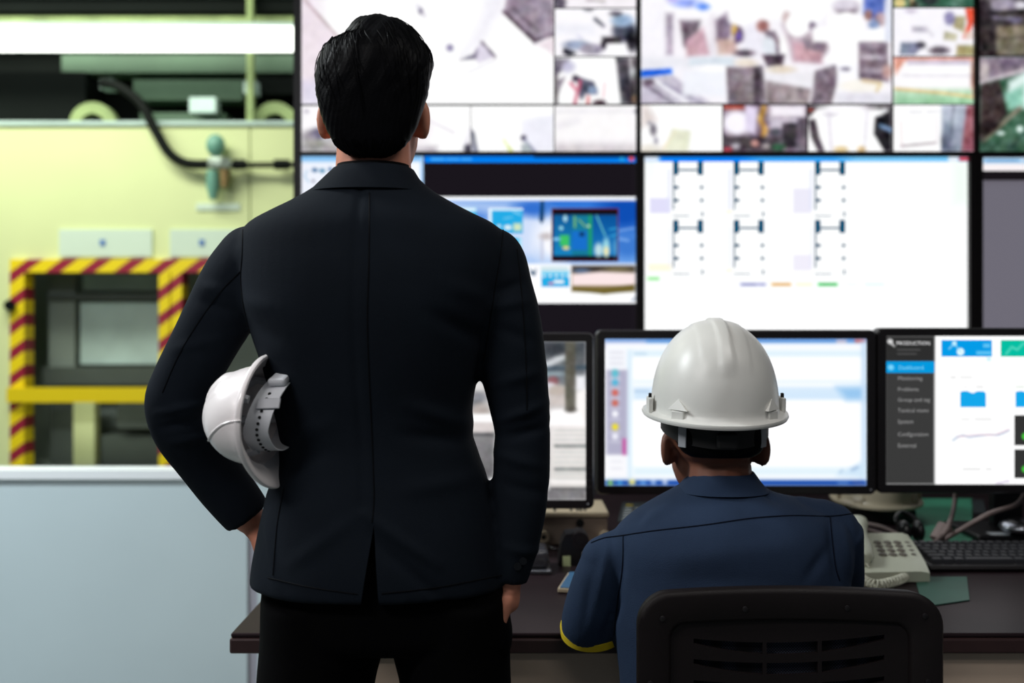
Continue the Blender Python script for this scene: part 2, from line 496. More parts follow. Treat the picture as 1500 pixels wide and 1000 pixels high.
hbox(MB(), 18, 690, 430, 790, 6.0, 6.1).build('panel', 'machine_yellow', mc)
hbox(MB(), -420, 178, 620, 184, 5.98, 6.12, 6.0).build('top_edge', 'machine_pale', mc)
hbox(MB(), 18, 380, 430, 399, 5.97, 6.09, 6.0).build('hazard_strip', 'hazard_tape', mc)
for a, b in ((18, 39), (235, 251), (253, 269), (412, 430)):
    hbox(MB(), a, 399, b, 695, 5.97, 6.09, 6.0).build('hazard_strip', 'hazard_tape', mc)
hbox(MB(), 18, 567, 262, 588, 5.93, 5.99, 6.0).build('guard_rail', 'rail_yellow', mc)
hbox(MB(), 269, 567, 430, 588, 5.93, 5.99, 6.0).build('guard_rail', 'rail_yellow', mc)
# inside of the machine seen through the windows
ins = MB()
hbox(ins, -20, 360, 470, 730, 6.55, 6.6, 6.0); hbox(ins, -20, 690, 470, 720, 6.1, 6.55, 6.0)
ins.build('inner_casing', 'machine_inside', mc)
hbox(MB(), 86, 441, 216, 536, 6.3, 6.36, 6.0).build('inner_screen', 'machine_pale', mc)
hbox(MB(), 88, 398, 232, 422, 6.32, 6.4, 6.0).build('inner_cover', 'machine_pale', mc)
hbox(MB(), 40, 428, 234, 438, 6.25, 6.32, 6.0).build('cross_bar', 'machine_bar', mc)
hbox(MB(), 40, 540, 234, 566, 6.2, 6.3, 6.0).build('cross_bar', 'machine_bar', mc)
hbox(MB(), 40, 399, 80, 560, 6.28, 6.34, 6.0).build('inner_post', 'machine_inside', mc)
hbox(MB(), 86, 588, 118, 692, 6.2, 6.28, 6.0).build('inner_post', 'machine_yellow', mc)
hbox(MB(), 152, 596, 214, 632, 6.2, 6.35, 6.0).build('motor_box', 'machine_bar', mc)
hbox(MB(), 124, 644, 234, 690, 6.24, 6.4, 6.0).build('motor_box', 'machine_bar', mc)
hbox(MB(), 40, 592, 84, 690, 6.3, 6.4, 6.0).build('motor_box', 'machine_bar', mc)
MB().tube([hp(14, 447, 5.99), hp(14, 447, 5.93)], 0.032, 16).build('knob', 'machine_dark', mc)
for a, b in ((88, 224), (250, 352)):
    pl = hbox(MB(), a, 336, b, 376, 5.985, 6.0, 6.0).build('name_plate', 'plate_pale', mc)
    k = (a + b) / 2 - 4
    hbox(MB(), k - 4, 351, k + 4, 360, 5.98, 5.986, 6.0).build('mark', 'print_blue', pl)
hbox(MB(), 288, 298, 352, 308, 5.99, 6.0, 6.0).build('name_plate', 'plate_pale', mc)
# machine top: dark gear above the housing
up = thing('overhead_gear', 'dark green pipes and covers above the machine housing', 'machinery', (hp(180, 0).x, 6.3, 2.4))
hbox(MB(), -420, -60, 620, 190, 6.6, 6.65, 6.3).build('back_plate', 'machine_dark', up)
hbox(MB(), 90, 80, 620, 106, 6.3, 6.5).build('duct', 'machine_green', up)
hbox(MB(), 195, 117, 355, 146, 6.3, 6.5).build('duct', 'machine_green', up)
hbox(MB(), 205, 165, 330, 181, 6.3, 6.5).build('duct', 'machine_green', up)
hbox(MB(), -420, 5, 620, 24, 6.2, 6.5, 6.3).build('beam', 'machine_dark', up)
hbox(MB(), -420, 27, 620, 38, 6.25, 6.5, 6.3).build('beam', 'machine_leaf', up)
hbox(MB(), -420, -12, 620, 3, 6.1, 6.5, 6.3).build('beam', 'machine_pale', up)
hbox(MB(), -420, 108, 130, 178, 6.25, 6.5, 6.3).build('cover', 'machine_dark', up)
hbox(MB(), 380, 115, 620, 140, 6.25, 6.5, 6.3).build('cover', 'machine_dark', up)
for cx, rr in ((140, 34), (405, 34)):
    c = hp(cx, 186, 6.25); poly = []
    for i in range(13):
        a = math.pi * i / 12; poly.append((c.x + math.cos(a) * rr * 0.0042, c.z + math.sin(a) * rr * 0.0042))
    for i in range(13):
        a = math.pi * (12 - i) / 12; poly.append((c.x + math.cos(a) * rr * 0.0022, c.z + math.sin(a) * rr * 0.0022))
    MB().prism(poly, 6.2, 6.28).build('belt_guard', 'machine_leaf', up)
for x, y, w, h in ((300, 156, 19, 11), (160, 125, 9, 7), (369, 130, 9, 9)):
    hbox(MB(), x - w, y - h, x + w, y + h, 6.15, 6.25, 6.2).build('junction_box', 'machine_pale', up)
hbox(MB(), 361, -10, 370, 178, 6.1, 6.16, 6.1).build('upright', 'machine_leaf', up)
lamp = thing('tube_lamp', 'long white fluorescent lamp glowing above the machine', 'lamp', (hp(180, 0, 5.9).x, 5.9, 2.9))
hbox(MB(), -400, 42, 560, 73, 5.86, 5.94, 5.9).build('diffuser', 'tube_light', lamp)
hbox(MB(), -405, 37, 565, 42, 5.84, 5.98, 5.9).build('housing', 'machine_pale', lamp)
hs = [hp(150, 122, 6.05), hp(172, 126, 6.0), hp(205, 150, 5.95), hp(228, 192, 5.93), hp(248, 224, 5.92), hp(272, 239, 5.92), hp(306, 241, 5.92)]
hose = tag(MB().tube([Vector(p[:3]) for p in smooth_path([tuple(p) for p in hs], 6)], 0.028, 12).build('air_hose', 'hose_black', None, True, base=hp(228, 192, 5.93)),
           'thick black hose curving down to the teal air valve', 'hose')
vb = hp(318, 240, 5.92)
av = thing('air_valve', 'teal capped air regulator on the machine housing', 'valve', vb)
MB().ell(hp(316, 213, 5.92), (0.055, 0.05, 0.065)).build('cap', 'valve_teal', av, True)
MB().rbox(hp(318, 239, 5.92), (0.09, 0.08, 0.07), 0.012).build('body', 'valve_metal', av, True)
MB().tube([hp(312, 250, 5.92), hp(312, 272, 5.92), hp(312, 292, 5.92)], [0.035, 0.04, 0.02], 16).build('filter_bowl', 'valve_teal', av, True)
MB().tube([hp(330, 248, 5.92), hp(328, 274, 5.92)], [0.03, 0.018], 12).build('drain', 'valve_brass', av, True)
MB().tube([hp(331, 238, 5.9), hp(331, 238, 5.85)], 0.03, 16).build('gauge', 'valve_metal', av, True)
MB().tube([hp(332, 242, 5.92), hp(440, 241, 5.92)], 0.016, 10).build('pipe', 'hose_black', av, True)
MB().tube([hp(342, 241, 5.92), hp(360, 241, 5.92)], 0.03, 12).build('coupling', 'hose_black', av, True)
MB().tube([hp(402, 241, 5.92), hp(424, 241, 5.92)], 0.03, 12).build('coupling', 'hose_black', av, True)

# ================================================================== display wall
def panel(px0, py0, px1, py1, label, screen):
    """one big display: casing, bezel of four bars; its pictures are added as parts"""
    a, b = P(px0, py0, DW), P(px1, py1, DW)
    t = thing('wall_display', label, 'display', ((a.x + b.x) / 2, DW, b.z), 'displays of the video wall')
    MB().box(a.x + .002, b.x - .002, DW + .015, DW + .11, b.z + .002, a.z - .002).build('casing', 'wall_bezel', t)
    sa, sb = P(screen[0], screen[1], DW), P(screen[2], screen[3], DW)
    f = MB(); y0, y1 = DW - .006, DW + .03
    f.box(a.x + .001, sa.x, y0, y1, b.z + .001, a.z - .001); f.box(sb.x, b.x - .001, y0, y1, b.z + .001, a.z - .001)
    f.box(sa.x, sb.x, y0, y1, sa.z, a.z - .001); f.box(sa.x, sb.x, y0, y1, b.z + .001, sb.z)
    f.build('bezel', 'wall_bezel', t)
    return t
W = (255, 255, 255)
dk, gr, lg, pk = (70, 62, 72), (140, 132, 142), (205, 200, 212), (190, 150, 160)
def feeds(t, lst):
    for rect, basec, ops in lst:
        picture('camera_feed', rect, DW + .012, basec, ops, t, 1.7, blur=1.4, grain=0.3)

# ---- upper left display
t = panel(430, -52, 936, 225, 'upper left wall display showing overexposed white camera views', (441, -48, 932, 222))
feeds(t, [
 ((441, -48, 811, 152), W, [
  ('v', 441, -48, 470, 152, (238, 226, 236), (238, 234, 244), 30), ('l', [(446, 0), (505, 66)], 3, (150, 120, 125), 4),
  ('p', [(441, -20), (446, 2), (500, 62), (441, 152)], (236, 224, 232), 6), ('v', 441, 118, 475, 152, (220, 214, 232), (225, 220, 236), 14),
  ('l', [(611, 8), (622, 23)], 4, (215, 210, 225), 6), ('e', 616, 16, 3, 4, (90, 85, 110), 4),
  ('p', [(676, 82), (700, 40), (722, -48), (760, -48), (738, 14), (705, 62)], (240, 238, 246), 20),
  ('p', [(750, -48), (811, -48), (811, 50), (784, 62), (738, 17)], (158, 144, 160), 3), ('l', [(738, 17), (783, 60), (811, 50)], 5, (82, 66, 80), 3),
  ('l', [(752, 12), (763, 24)], 5, (120, 106, 120), 4), ('l', [(765, 25), (774, 33)], 5, (120, 106, 120), 4), ('l', [(777, 36), (788, 45)], 5, (120, 106, 120), 4),
  ('p', [(785, 66), (811, 54), (811, 82), (800, 72)], (236, 222, 230), 6),
  ('p', [(694, 76), (706, 61), (726, 83), (700, 93)], (222, 216, 232), 3), ('p', [(673, 88), (694, 79), (700, 70), (698, 86)], (120, 112, 135), 3),
  ('l', [(706, 62), (725, 83)], 4, (130, 120, 135), 2), ('l', [(686, 106), (726, 88)], 1.6, (215, 212, 222), 2), ('e', 659, 70, 5, 5, (130, 125, 160), 4),
  ('l', [(782, 64), (811, 48)], 2, (170, 160, 176), 3)]),
 ((813, -48, 932, 11), (245, 240, 245), [('r', 813, -48, 930, -10, (190, 180, 190), 12), ('e', 815, 4, 14, 12, (90, 82, 96), 6), ('l', [(860, 0), (885, 2)], 3, (170, 160, 165), 4)]),
 ((813, 13, 932, 82), (250, 248, 252), [
  ('e', 915, 45, 18, 16, (60, 62, 80), 8), ('e', 912, 30, 16, 9, (150, 175, 205), 6), ('e', 926, 60, 8, 16, (40, 36, 44), 5), ('r', 882, 54, 910, 63, (50, 44, 50), 4),
  ('e', 884, 66, 4, 6, (60, 55, 62), 3), ('e', 902, 20, 9, 4, (90, 84, 98), 4), ('l', [(872, 28), (884, 38)], 5, (100, 100, 115), 4), ('e', 845, 66, 20, 7, (150, 160, 185), 5),
  ('p', [(826, 70), (846, 78), (834, 82), (824, 78)], (45, 46, 58), 3), ('e', 866, 72, 17, 8, (160, 152, 170), 4), ('l', [(846, 52), (852, 56)], 4, (205, 205, 225), 4),
  ('e', 862, 14, 6, 2, (100, 96, 110), 3), ('r', 815, 36, 870, 50, (238, 238, 246), 10), ('r', 890, 66, 915, 80, W, 5)]),
 ((813, 84, 932, 152), W, [
  ('r', 813, 86, 817, 152, (80, 70, 76), 4), ('p', [(813, 86), (835, 86), (820, 106), (813, 110)], (110, 104, 118), 6), ('e', 832, 98, 10, 8, (190, 188, 212), 8),
  ('p', [(902, 84), (922, 84), (928, 152), (910, 152)], (70, 66, 76), 4), ('r', 925, 84, 932, 152, (60, 54, 60), 4), ('e', 926, 106, 4, 9, (190, 190, 196), 4), ('e', 929, 145, 4, 6, (150, 130, 110), 3),
  ('p', [(846, 112), (870, 120), (876, 138), (858, 138), (852, 147), (848, 140)], (84, 84, 106), 4), ('e', 868, 132, 7, 6, (140, 160, 190), 4), ('e', 843, 115, 5, 5, (70, 60, 76), 3),
  ('l', [(836, 122), (846, 134), (842, 152)], 4, (196, 90, 112), 4), ('l', [(850, 118), (848, 130)], 4, (190, 70, 100), 3), ('l', [(862, 142), (861, 152)], 4, (200, 100, 104), 3),
  ('e', 878, 150, 9, 4, (70, 52, 62), 3), ('l', [(886, 122), (884, 142)], 2, (235, 190, 200), 3), ('p', [(815, 120), (828, 112), (818, 136)], (130, 120, 134), 5)]),
 ((441, 155, 564, 222), (250, 248, 250), [
  ('e', 456, 200, 14, 10, (165, 160, 165), 8), ('e', 470, 196, 14, 9, (120, 116, 140), 8), ('e', 465, 214, 20, 8, (165, 165, 150), 8), ('e', 482, 202, 9, 8, (190, 185, 190), 5), ('r', 441, 212, 564, 222, (150, 145, 150), 12), ('e', 449, 163, 3, 2, (150, 145, 165), 3)]),
 ((565, 155, 689, 222), W, [('l', [(628, 176), (664, 194)], 3, (225, 218, 228), 4), ('l', [(689, 190), (680, 222)], 6, (235, 232, 240), 8), ('r', 565, 214, 640, 224, (195, 188, 196), 10), ('e', 686, 218, 6, 7, (70, 66, 78), 4), ('e', 612, 190, 20, 22, (240, 234, 238), 18)]),
 ((690, 155, 811, 222), W, [('l', [(692, 195), (698, 222)], 5, (90, 90, 108), 4), ('p', [(690, 188), (697, 222), (690, 222)], (130, 130, 145), 5), ('p', [(764, 176), (811, 168), (811, 222), (785, 222), (766, 202)], (238, 238, 248), 8),
  ('e', 767, 202, 4, 4, (45, 44, 66), 3), ('l', [(768, 204), (784, 222)], 3, (130, 130, 165), 3), ('p', [(764, 212), (772, 208), (782, 222), (764, 222)], (165, 175, 180), 4), ('l', [(738, 205), (749, 222)], 2, (222, 236, 130), 3), ('l', [(745, 216), (750, 222)], 3, (205, 220, 110), 3)]),
 ((813, 155, 932, 222), (250, 248, 249), [('v', 813, 205, 932, 224, (244, 240, 244), (190, 182, 186), 12), ('l', [(820, 184), (845, 176)], 7, (232, 228, 234), 12), ('e', 931, 163, 3, 3, (100, 95, 110), 3), ('r', 815, 160, 930, 166, (238, 236, 240), 6)]),
])
# ---- upper middle display
t = panel(936, -52, 1431, 225, 'upper middle wall display with a busy factory view and small camera views', (939, -48, 1428, 222))
big = [
 ('r', 939, -48, 1306, 18, W, 30), ('e', 1005, 4, 20, 7, (150, 170, 245), 8), ('e', 1030, 10, 9, 5, (90, 140, 240), 6), ('e', 985, -2, 10, 5, (190, 180, 240), 6),
 ('r', 940, 0, 976, 95, (246, 244, 250), 10), ('r', 976, 20, 986, 80, (170, 158, 176), 8), ('r', 988, 30, 1000, 88, (246, 242, 248), 6), ('p', [(996, 30), (1026, 30), (1020, 60), (1012, 72), (1002, 68)], (108, 94, 108), 7),
 ('p', [(1004, 60), (1030, 40), (1040, 80), (1006, 86)], (206, 168, 180), 8), ('r', 1040, 20, 1048, 80, (236, 230, 238), 6), ('p', [(1048, 30), (1065, 18), (1072, 45), (1064, 66), (1050, 60)], (122, 106, 128), 7),
 ('p', [(1050, 58), (1078, 56), (1080, 80), (1052, 80)], (208, 178, 170), 8), ('p', [(1070, 36), (1084, 38), (1096, 58), (1078, 64)], (104, 88, 114), 6), ('e', 1076, 44, 4, 8, (215, 180, 90), 5), ('e', 1082, 52, 4, 6, (120, 100, 190), 5),
 ('e', 1090, 24, 22, 12, W, 10), ('e', 1104, 60, 16, 26, (238, 236, 246), 8), ('e', 1117, 38, 9, 9, (170, 120, 116), 6), ('p', [(1118, 44), (1135, 46), (1146, 66), (1140, 80), (1128, 66)], (126, 110, 122), 6), ('e', 1126, 68, 10, 14, (224, 230, 238), 5),
 ('e', 1150, 66, 8, 16, W, 5), ('e', 1133, 18, 22, 10, W, 10), ('e', 1152, 26, 6, 9, (206, 184, 184), 6), ('p', [(1146, 36), (1168, 50), (1200, 44), (1215, 70), (1200, 92), (1160, 84)], (190, 172, 184), 10), ('p', [(1162, 62), (1206, 62), (1204, 92), (1162, 90)], (196, 156, 166), 8),
 ('p', [(1176, 58), (1212, 56), (1208, 76), (1180, 72)], (120, 104, 118), 6), ('e', 1168, 36, 17, 18, W, 5), ('e', 1192, 16, 14, 16, W, 6), ('e', 1190, 38, 5, 6, (120, 104, 128), 4),
 ('r', 1190, 40, 1215, 62, W, 6), ('p', [(1212, 30), (1228, 20), (1252, 20), (1266, 36), (1262, 75), (1216, 75)], W, 4), ('e', 1240, 12, 17, 11, (130, 116, 130), 6), ('e', 1239, 7, 20, 8, (220, 214, 226), 5), ('e', 1240, 26, 14, 9, W, 5),
 ('p', [(1266, -10), (1300, -10), (1296, 20), (1280, 30), (1264, 20)], (96, 116, 196), 6), ('e', 1272, 22, 6, 8, (150, 110, 106), 4), ('e', 1290, 28, 9, 10, (176, 150, 156), 5), ('e', 1280, 36, 8, 7, (140, 160, 200), 5), ('e', 1284, 54, 20, 12, W, 5),
 ('p', [(1258, 62), (1300, 62), (1302, 120), (1258, 118)], (120, 104, 118), 5), ('e', 1278, 84, 22, 4, (190, 180, 192), 4), ('e', 1280, 66, 18, 4, (160, 146, 160), 4), ('e', 1278, 104, 20, 5, (170, 160, 172), 4),
 ('r', 941, 84, 1080, 100, (232, 232, 240), 10), ('r', 1010, 84, 1075, 96, (216, 226, 236), 6), ('p', [(939, 103), (984, 100), (985, 108), (939, 114)], (20, 92, 220), 3), ('p', [(939, 114), (985, 110), (1040, 150), (939, 152)], (196, 190, 206), 5),
 ('l', [(944, 124), (985, 150)], 4, (126, 116, 134), 4), ('l', [(960, 118), (1006, 150)], 5, (246, 246, 252), 4), ('l', [(972, 122), (1030, 152)], 3, (150, 142, 166), 4), ('e', 950, 120, 8, 5, (96, 84, 98), 4),
 ('e', 1044, 102, 24, 7, W, 6), ('r', 1000, 104, 1062, 140, (240, 242, 250), 8), ('p', [(1064, 98), (1118, 96), (1122, 152), (1066, 152)], (128, 116, 126), 4), ('v', 1078, 108, 1106, 150, (150, 140, 148), (126, 112, 118), 4), ('r', 1104, 100, 1114, 152, (80, 66, 78), 4),
 ('e', 1090, 78, 14, 5, (70, 56, 68), 5), ('p', [(1116, 80), (1150, 80), (1146, 96), (1124, 98)], (70, 56, 68), 5), ('e', 1093, 92, 16, 6, (232, 220, 206), 5), ('e', 1145, 102, 20, 6, (226, 214, 196), 5),
 ('p', [(1122, 110), (1194, 104), (1192, 132), (1126, 118)], (236, 234, 240), 5), ('p', [(1122, 118), (1188, 130), (1184, 152), (1122, 152)], (150, 138, 142), 5), ('p', [(1194, 104), (1224, 94), (1230, 110), (1218, 152), (1188, 152)], (124, 110, 122), 5),
 ('p', [(1204, 88), (1220, 76), (1256, 76), (1256, 92), (1226, 94)], W, 4), ('r', 1226, 92, 1256, 135, (250, 250, 254), 5), ('e', 1238, 101, 7, 3, (130, 120, 140), 3), ('e', 1262, 126, 32, 10, (248, 244, 236), 5), ('l', [(1264, 118), (1290, 122), (1284, 134)], 4, (220, 196, 150), 4),
 ('r', 1225, 136, 1306, 152, (226, 224, 234), 8), ('e', 1300, 105, 7, 10, (206, 170, 166), 6), ('r', 1296, 0, 1306, 60, (222, 226, 240), 6)]
feeds(t, [
 ((939, -48, 1306, 151), (246, 243, 249), big),
 ((1309, -48, 1428, 10), (70, 110, 92), [('r', 1309, -48, 1428, -12, (180, 180, 180), 12), ('e', 1318, 4, 9, 8, (232, 214, 150), 5), ('e', 1336, 4, 4, 8, (200, 170, 120), 4), ('e', 1362, 0, 12, 8, (40, 48, 50), 6), ('e', 1340, 6, 6, 4, (60, 60, 54), 4)]),
 ((1309, 12, 1428, 82), (248, 246, 252), [
  ('p', [(1414, 12), (1428, 12), (1428, 30), (1416, 56), (1410, 56), (1418, 34)], (228, 80, 56), 3), ('p', [(1398, 24), (1414, 24), (1412, 48), (1396, 40)], (176, 168, 130), 4), ('e', 1391, 27, 8, 10, (150, 146, 186), 5),
  ('p', [(1384, 46), (1403, 50), (1400, 60), (1382, 58)], (184, 178, 150), 4), ('p', [(1402, 66), (1428, 66), (1428, 82), (1400, 82)], (170, 160, 116), 4), ('p', [(1320, 62), (1344, 62), (1352, 68), (1340, 80), (1318, 80)], (120, 126, 150), 4),
  ('e', 1349, 66, 7, 5, (70, 68, 80), 4), ('e', 1376, 74, 14, 6, (92, 82, 92), 5), ('r', 1336, 39, 1358, 47, (190, 184, 198), 4), ('l', [(1358, 42), (1366, 52)], 4, (216, 212, 222), 4), ('e', 1334, 16, 8, 3, (206, 196, 216), 4), ('e', 1420, 52, 8, 6, (226, 206, 196), 6)]),
 ((1309, 84, 1428, 152), (252, 250, 252), [
  ('r', 1309, 84, 1428, 89, (222, 140, 120), 4), ('r', 1330, 88, 1420, 95, (206, 198, 216), 4), ('p', [(1309, 90), (1326, 88), (1312, 110)], (230, 160, 140), 5), ('r', 1422, 88, 1428, 140, (176, 140, 130), 4), ('r', 1332, 98, 1420, 108, W, 4), ('r', 1322, 109, 1420, 112, (226, 222, 232), 4),
  ('v', 1309, 130, 1428, 154, (196, 226, 198), (150, 204, 160), 8), ('l', [(1312, 130), (1380, 136), (1426, 142)], 3, (240, 190, 120), 3), ('l', [(1426, 142), (1427, 100)], 3, (214, 150, 120), 3)]),
 ((939, 154, 1058, 222), W, [('p', [(939, 154), (948, 154), (962, 176), (939, 186)], (226, 214, 210), 12), ('e', 957, 190, 5, 9, (130, 126, 136), 4), ('e', 951, 180, 3, 3, (150, 146, 156), 3), ('e', 961, 206, 3, 5, (150, 146, 160), 3), ('p', [(985, 188), (1012, 192), (1008, 222), (972, 222)], (228, 230, 206), 5), ('p', [(972, 222), (990, 190), (984, 200), (966, 222)], (240, 226, 190), 4),
  ('e', 952, 222, 20, 10, (226, 220, 210), 10)]),
 ((1060, 154, 1181, 222), (130, 112, 130), [
  ('e', 1080, 180, 22, 18, (250, 246, 255), 10), ('r', 1060, 154, 1090, 160, (190, 90, 70), 5), ('p', [(1092, 154), (1110, 158), (1106, 198), (1092, 190)], (226, 216, 240), 6), ('l', [(1119, 158), (1114, 175), (1121, 190), (1116, 205)], 8, (206, 160, 84), 4), ('l', [(1118, 160), (1116, 200)], 2, (120, 80, 40), 3),
  ('r', 1128, 154, 1180, 172, (244, 238, 246), 8), ('p', [(1126, 172), (1176, 172), (1178, 190), (1128, 188)], (206, 196, 210), 6), ('r', 1146, 180, 1168, 216, (56, 52, 58), 4), ('r', 1168, 172, 1181, 220, (104, 94, 104), 5), ('e', 1135, 194, 8, 6, (80, 80, 90), 5), ('r', 1060, 200, 1145, 222, (64, 56, 62), 6), ('e', 1078, 214, 7, 4, (170, 166, 176), 4), ('e', 1106, 210, 6, 5, (190, 140, 130), 4), ('e', 1140, 216, 10, 5, (50, 96, 66), 5), ('r', 1060, 216, 1072, 222, (170, 50, 60), 4), ('e', 1122, 214, 6, 4, (160, 150, 150), 4)]),
 ((1184, 154, 1306, 222), W, [
  ('r', 1184, 154, 1306, 160, (70, 62, 70), 6), ('e', 1236, 160, 40, 8, (252, 250, 254), 6), ('p', [(1184, 176), (1194, 174), (1200, 200), (1208, 222), (1198, 222), (1188, 200)], (70, 62, 70), 3), ('p', [(1184, 156), (1196, 158), (1186, 172), (1184, 172)], (44, 36, 40), 3), ('e', 1188, 161, 4, 2, (220, 100, 90), 3),
  ('p', [(1282, 172), (1292, 168), (1306, 158), (1306, 222), (1296, 222), (1280, 196)], (26, 24, 30), 3), ('l', [(1290, 184), (1306, 191)], 6, (120, 150, 190), 4), ('e', 1296, 162, 5, 3, (230, 230, 236), 3), ('l', [(1214, 166), (1218, 222)], 4, (226, 220, 232), 6), ('l', [(1270, 166), (1266, 222)], 4, (230, 226, 236), 6),
  ('e', 1232, 219, 10, 5, (226, 200, 150), 4), ('e', 1262, 219, 6, 5, (220, 190, 140), 4), ('e', 1216, 168, 9, 2, (206, 200, 212), 3)]),
 ((1309, 154, 1428, 222), W, [
  ('v', 1379, 154, 1418, 222, (190, 198, 214), (128, 138, 156), 4), ('l', [(1397, 154), (1391, 222)], 2, (96, 100, 116), 2), ('p', [(1416, 154), (1428, 154), (1428, 222), (1408, 222)], (150, 92, 104), 3), ('l', [(1320, 178), (1321, 216)], 1.5, (226, 206, 208), 2), ('l', [(1320, 214), (1371, 209)], 2.5, (150, 136, 144), 3), ('l', [(1371, 170), (1372, 209)], 1.5, (232, 222, 228), 2),
  ('l', [(1332, 164), (1350, 164)], 2, (216, 216, 224), 3), ('l', [(1358, 164), (1374, 163)], 2, (216, 216, 224), 3), ('e', 1385, 205, 6, 16, (96, 104, 122), 6)]),
])
# ---- upper right display
t = panel(1431, -52, 1926, 225, 'upper right wall display with dark workshop views, cut by the frame', (1434, -48, 1923, 222))
feeds(t, [
 ((1434, -48, 1676, 81), (74, 66, 68), [
  ('e', 1470, 6, 26, 10, (150, 140, 160), 8), ('e', 1496, 8, 10, 6, (220, 216, 226), 5), ('l', [(1450, 20), (1500, 16)], 5, (40, 36, 40), 4), ('l', [(1455, 26), (1495, 28)], 4, (130, 122, 146), 4), ('v', 1460, 38, 1676, 80, (132, 124, 104), (110, 104, 88), 5), ('r', 1460, 54, 1676, 57, (86, 80, 70), 4), ('p', [(1434, 0), (1450, 0), (1460, 80), (1434, 80)], (46, 40, 42), 5),
  ('e', 1560, 0, 40, 20, (170, 160, 170), 12), ('e', 1488, 30, 8, 4, (96, 88, 120), 4)]),
 ((1434, 83, 1676, 222), (70, 106, 86), [
  ('p', [(1434, 83), (1676, 83), (1676, 96), (1500, 108), (1434, 122)], (140, 126, 140), 5), ('e', 1442, 105, 7, 16, (190, 180, 180), 5), ('l', [(1436, 121), (1468, 112), (1500, 102)], 4, (216, 206, 212), 4), ('p', [(1458, 88), (1500, 86), (1500, 94), (1470, 106)], (110, 98, 116), 5), ('p', [(1478, 120), (1500, 106), (1676, 100), (1676, 160), (1500, 160), (1474, 146)], (226, 244, 240), 8),
  ('p', [(1472, 138), (1500, 124), (1500, 158), (1476, 160)], (150, 206, 186), 8), ('p', [(1436, 124), (1464, 116), (1476, 168), (1440, 196), (1434, 200)], (62, 52, 52), 4), ('l', [(1440, 206), (1470, 180), (1494, 158)], 5, (160, 140, 126), 5), ('p', [(1434, 196), (1470, 172), (1462, 186), (1436, 208)], (50, 40, 42), 4), ('e', 1466, 195, 6, 3, (226, 244, 238), 3), ('e', 1494, 189, 5, 5, (226, 244, 238), 3), ('l', [(1478, 218), (1500, 196)], 4, (44, 70, 58), 4), ('r', 1434, 206, 1676, 222, (52, 80, 66), 10, 0.5)]),
 ((1678, -48, 1923, 81), (200, 196, 204), [('e', 1740, 20, 50, 24, (120, 116, 130), 12), ('e', 1850, 40, 40, 20, (90, 84, 92), 12)]),
 ((1678, 83, 1923, 222), (226, 226, 232), [('p', [(1678, 160), (1923, 140), (1923, 222), (1678, 222)], (96, 130, 110), 10), ('e', 1790, 130, 50, 26, (130, 120, 128), 12)]),
])
# ---- lower left display
t = panel(430, 225, 936, 503, 'lower left wall display with a blue weather-like picture between black bars', (441, 228, 932, 499))
picture('desktop', (441, 228, 932, 499), DW + .014, (25, 21, 27), [('r', 926, 228, 932, 499, (34, 30, 36), 3)], t, 8)
picture('window', (441, 229, 620, 499), DW + .011, (236, 240, 250), [('v', 441, 229, 620, 238, (90, 170, 235), (190, 220, 245), 3), ('e', 461, 249, 4, 3, (50, 100, 150), 3), ('e', 472, 250, 4, 3, (60, 130, 170), 3), ('e', 484, 248, 3, 3, (60, 110, 160), 3), ('l', [(450, 250), (446, 258), (452, 266)], 2, (170, 200, 225), 3), ('e', 459, 265, 2, 2, (110, 110, 130), 2), ('r', 616, 229, 620, 499, (150, 200, 250), 3), ('r', 600, 238, 615, 499, (244, 248, 254), 5)], t, 2.0)
picture('title_bar', (622, 228, 931, 238), DW + .010, (2, 126, 240), [('v', 622, 228, 931, 238, (4, 110, 215), (0, 132, 250), 1), ('r', 782, 226, 931, 231.5, (8, 60, 120), 2), ('l', [(632, 233), (650, 233)], 2.4, (90, 190, 250), 2), ('l', [(654, 233), (672, 233)], 2.4, (80, 180, 250), 2), ('l', [(676, 233), (690, 233)], 2.4, (80, 180, 250), 2), ('e', 925, 232.5, 4, 3.2, (226, 70, 80), 2), ('e', 911, 233, 4, 2.6, (40, 160, 220), 2)], t, 1.5)
sky = [('v', 622, 288, 932, 388, (40, 110, 210), (120, 170, 235), 1), ('p', [(622, 288), (780, 296), (820, 330), (790, 388), (622, 388)], (206, 220, 246), 40), ('e', 700, 318, 22, 10, (90, 140, 220), 14), ('e', 812, 350, 28, 34, (245, 246, 252), 24), ('e', 780, 305, 26, 12, (50, 110, 205), 14), ('e', 915, 310, 36, 26, (14, 76, 176), 26), ('e', 920, 360, 24, 18, (60, 120, 205), 18),
 ('r', 622, 286, 932, 293.5, (250, 252, 255), 3), ('p', [(792, 294), (797, 294), (797, 322), (793, 328), (790, 322)], (14, 62, 108), 2), ('r', 622, 386, 932, 445, (252, 252, 255), 4), ('l', [(794, 345), (794, 380)], 3, (186, 190, 214), 4), ('e', 800, 346, 9, 5, (196, 188, 190), 6), ('l', [(905, 338), (928, 334)], 2, (140, 180, 236), 4), ('l', [(908, 350), (920, 352)], 3, (130, 175, 235), 4)]
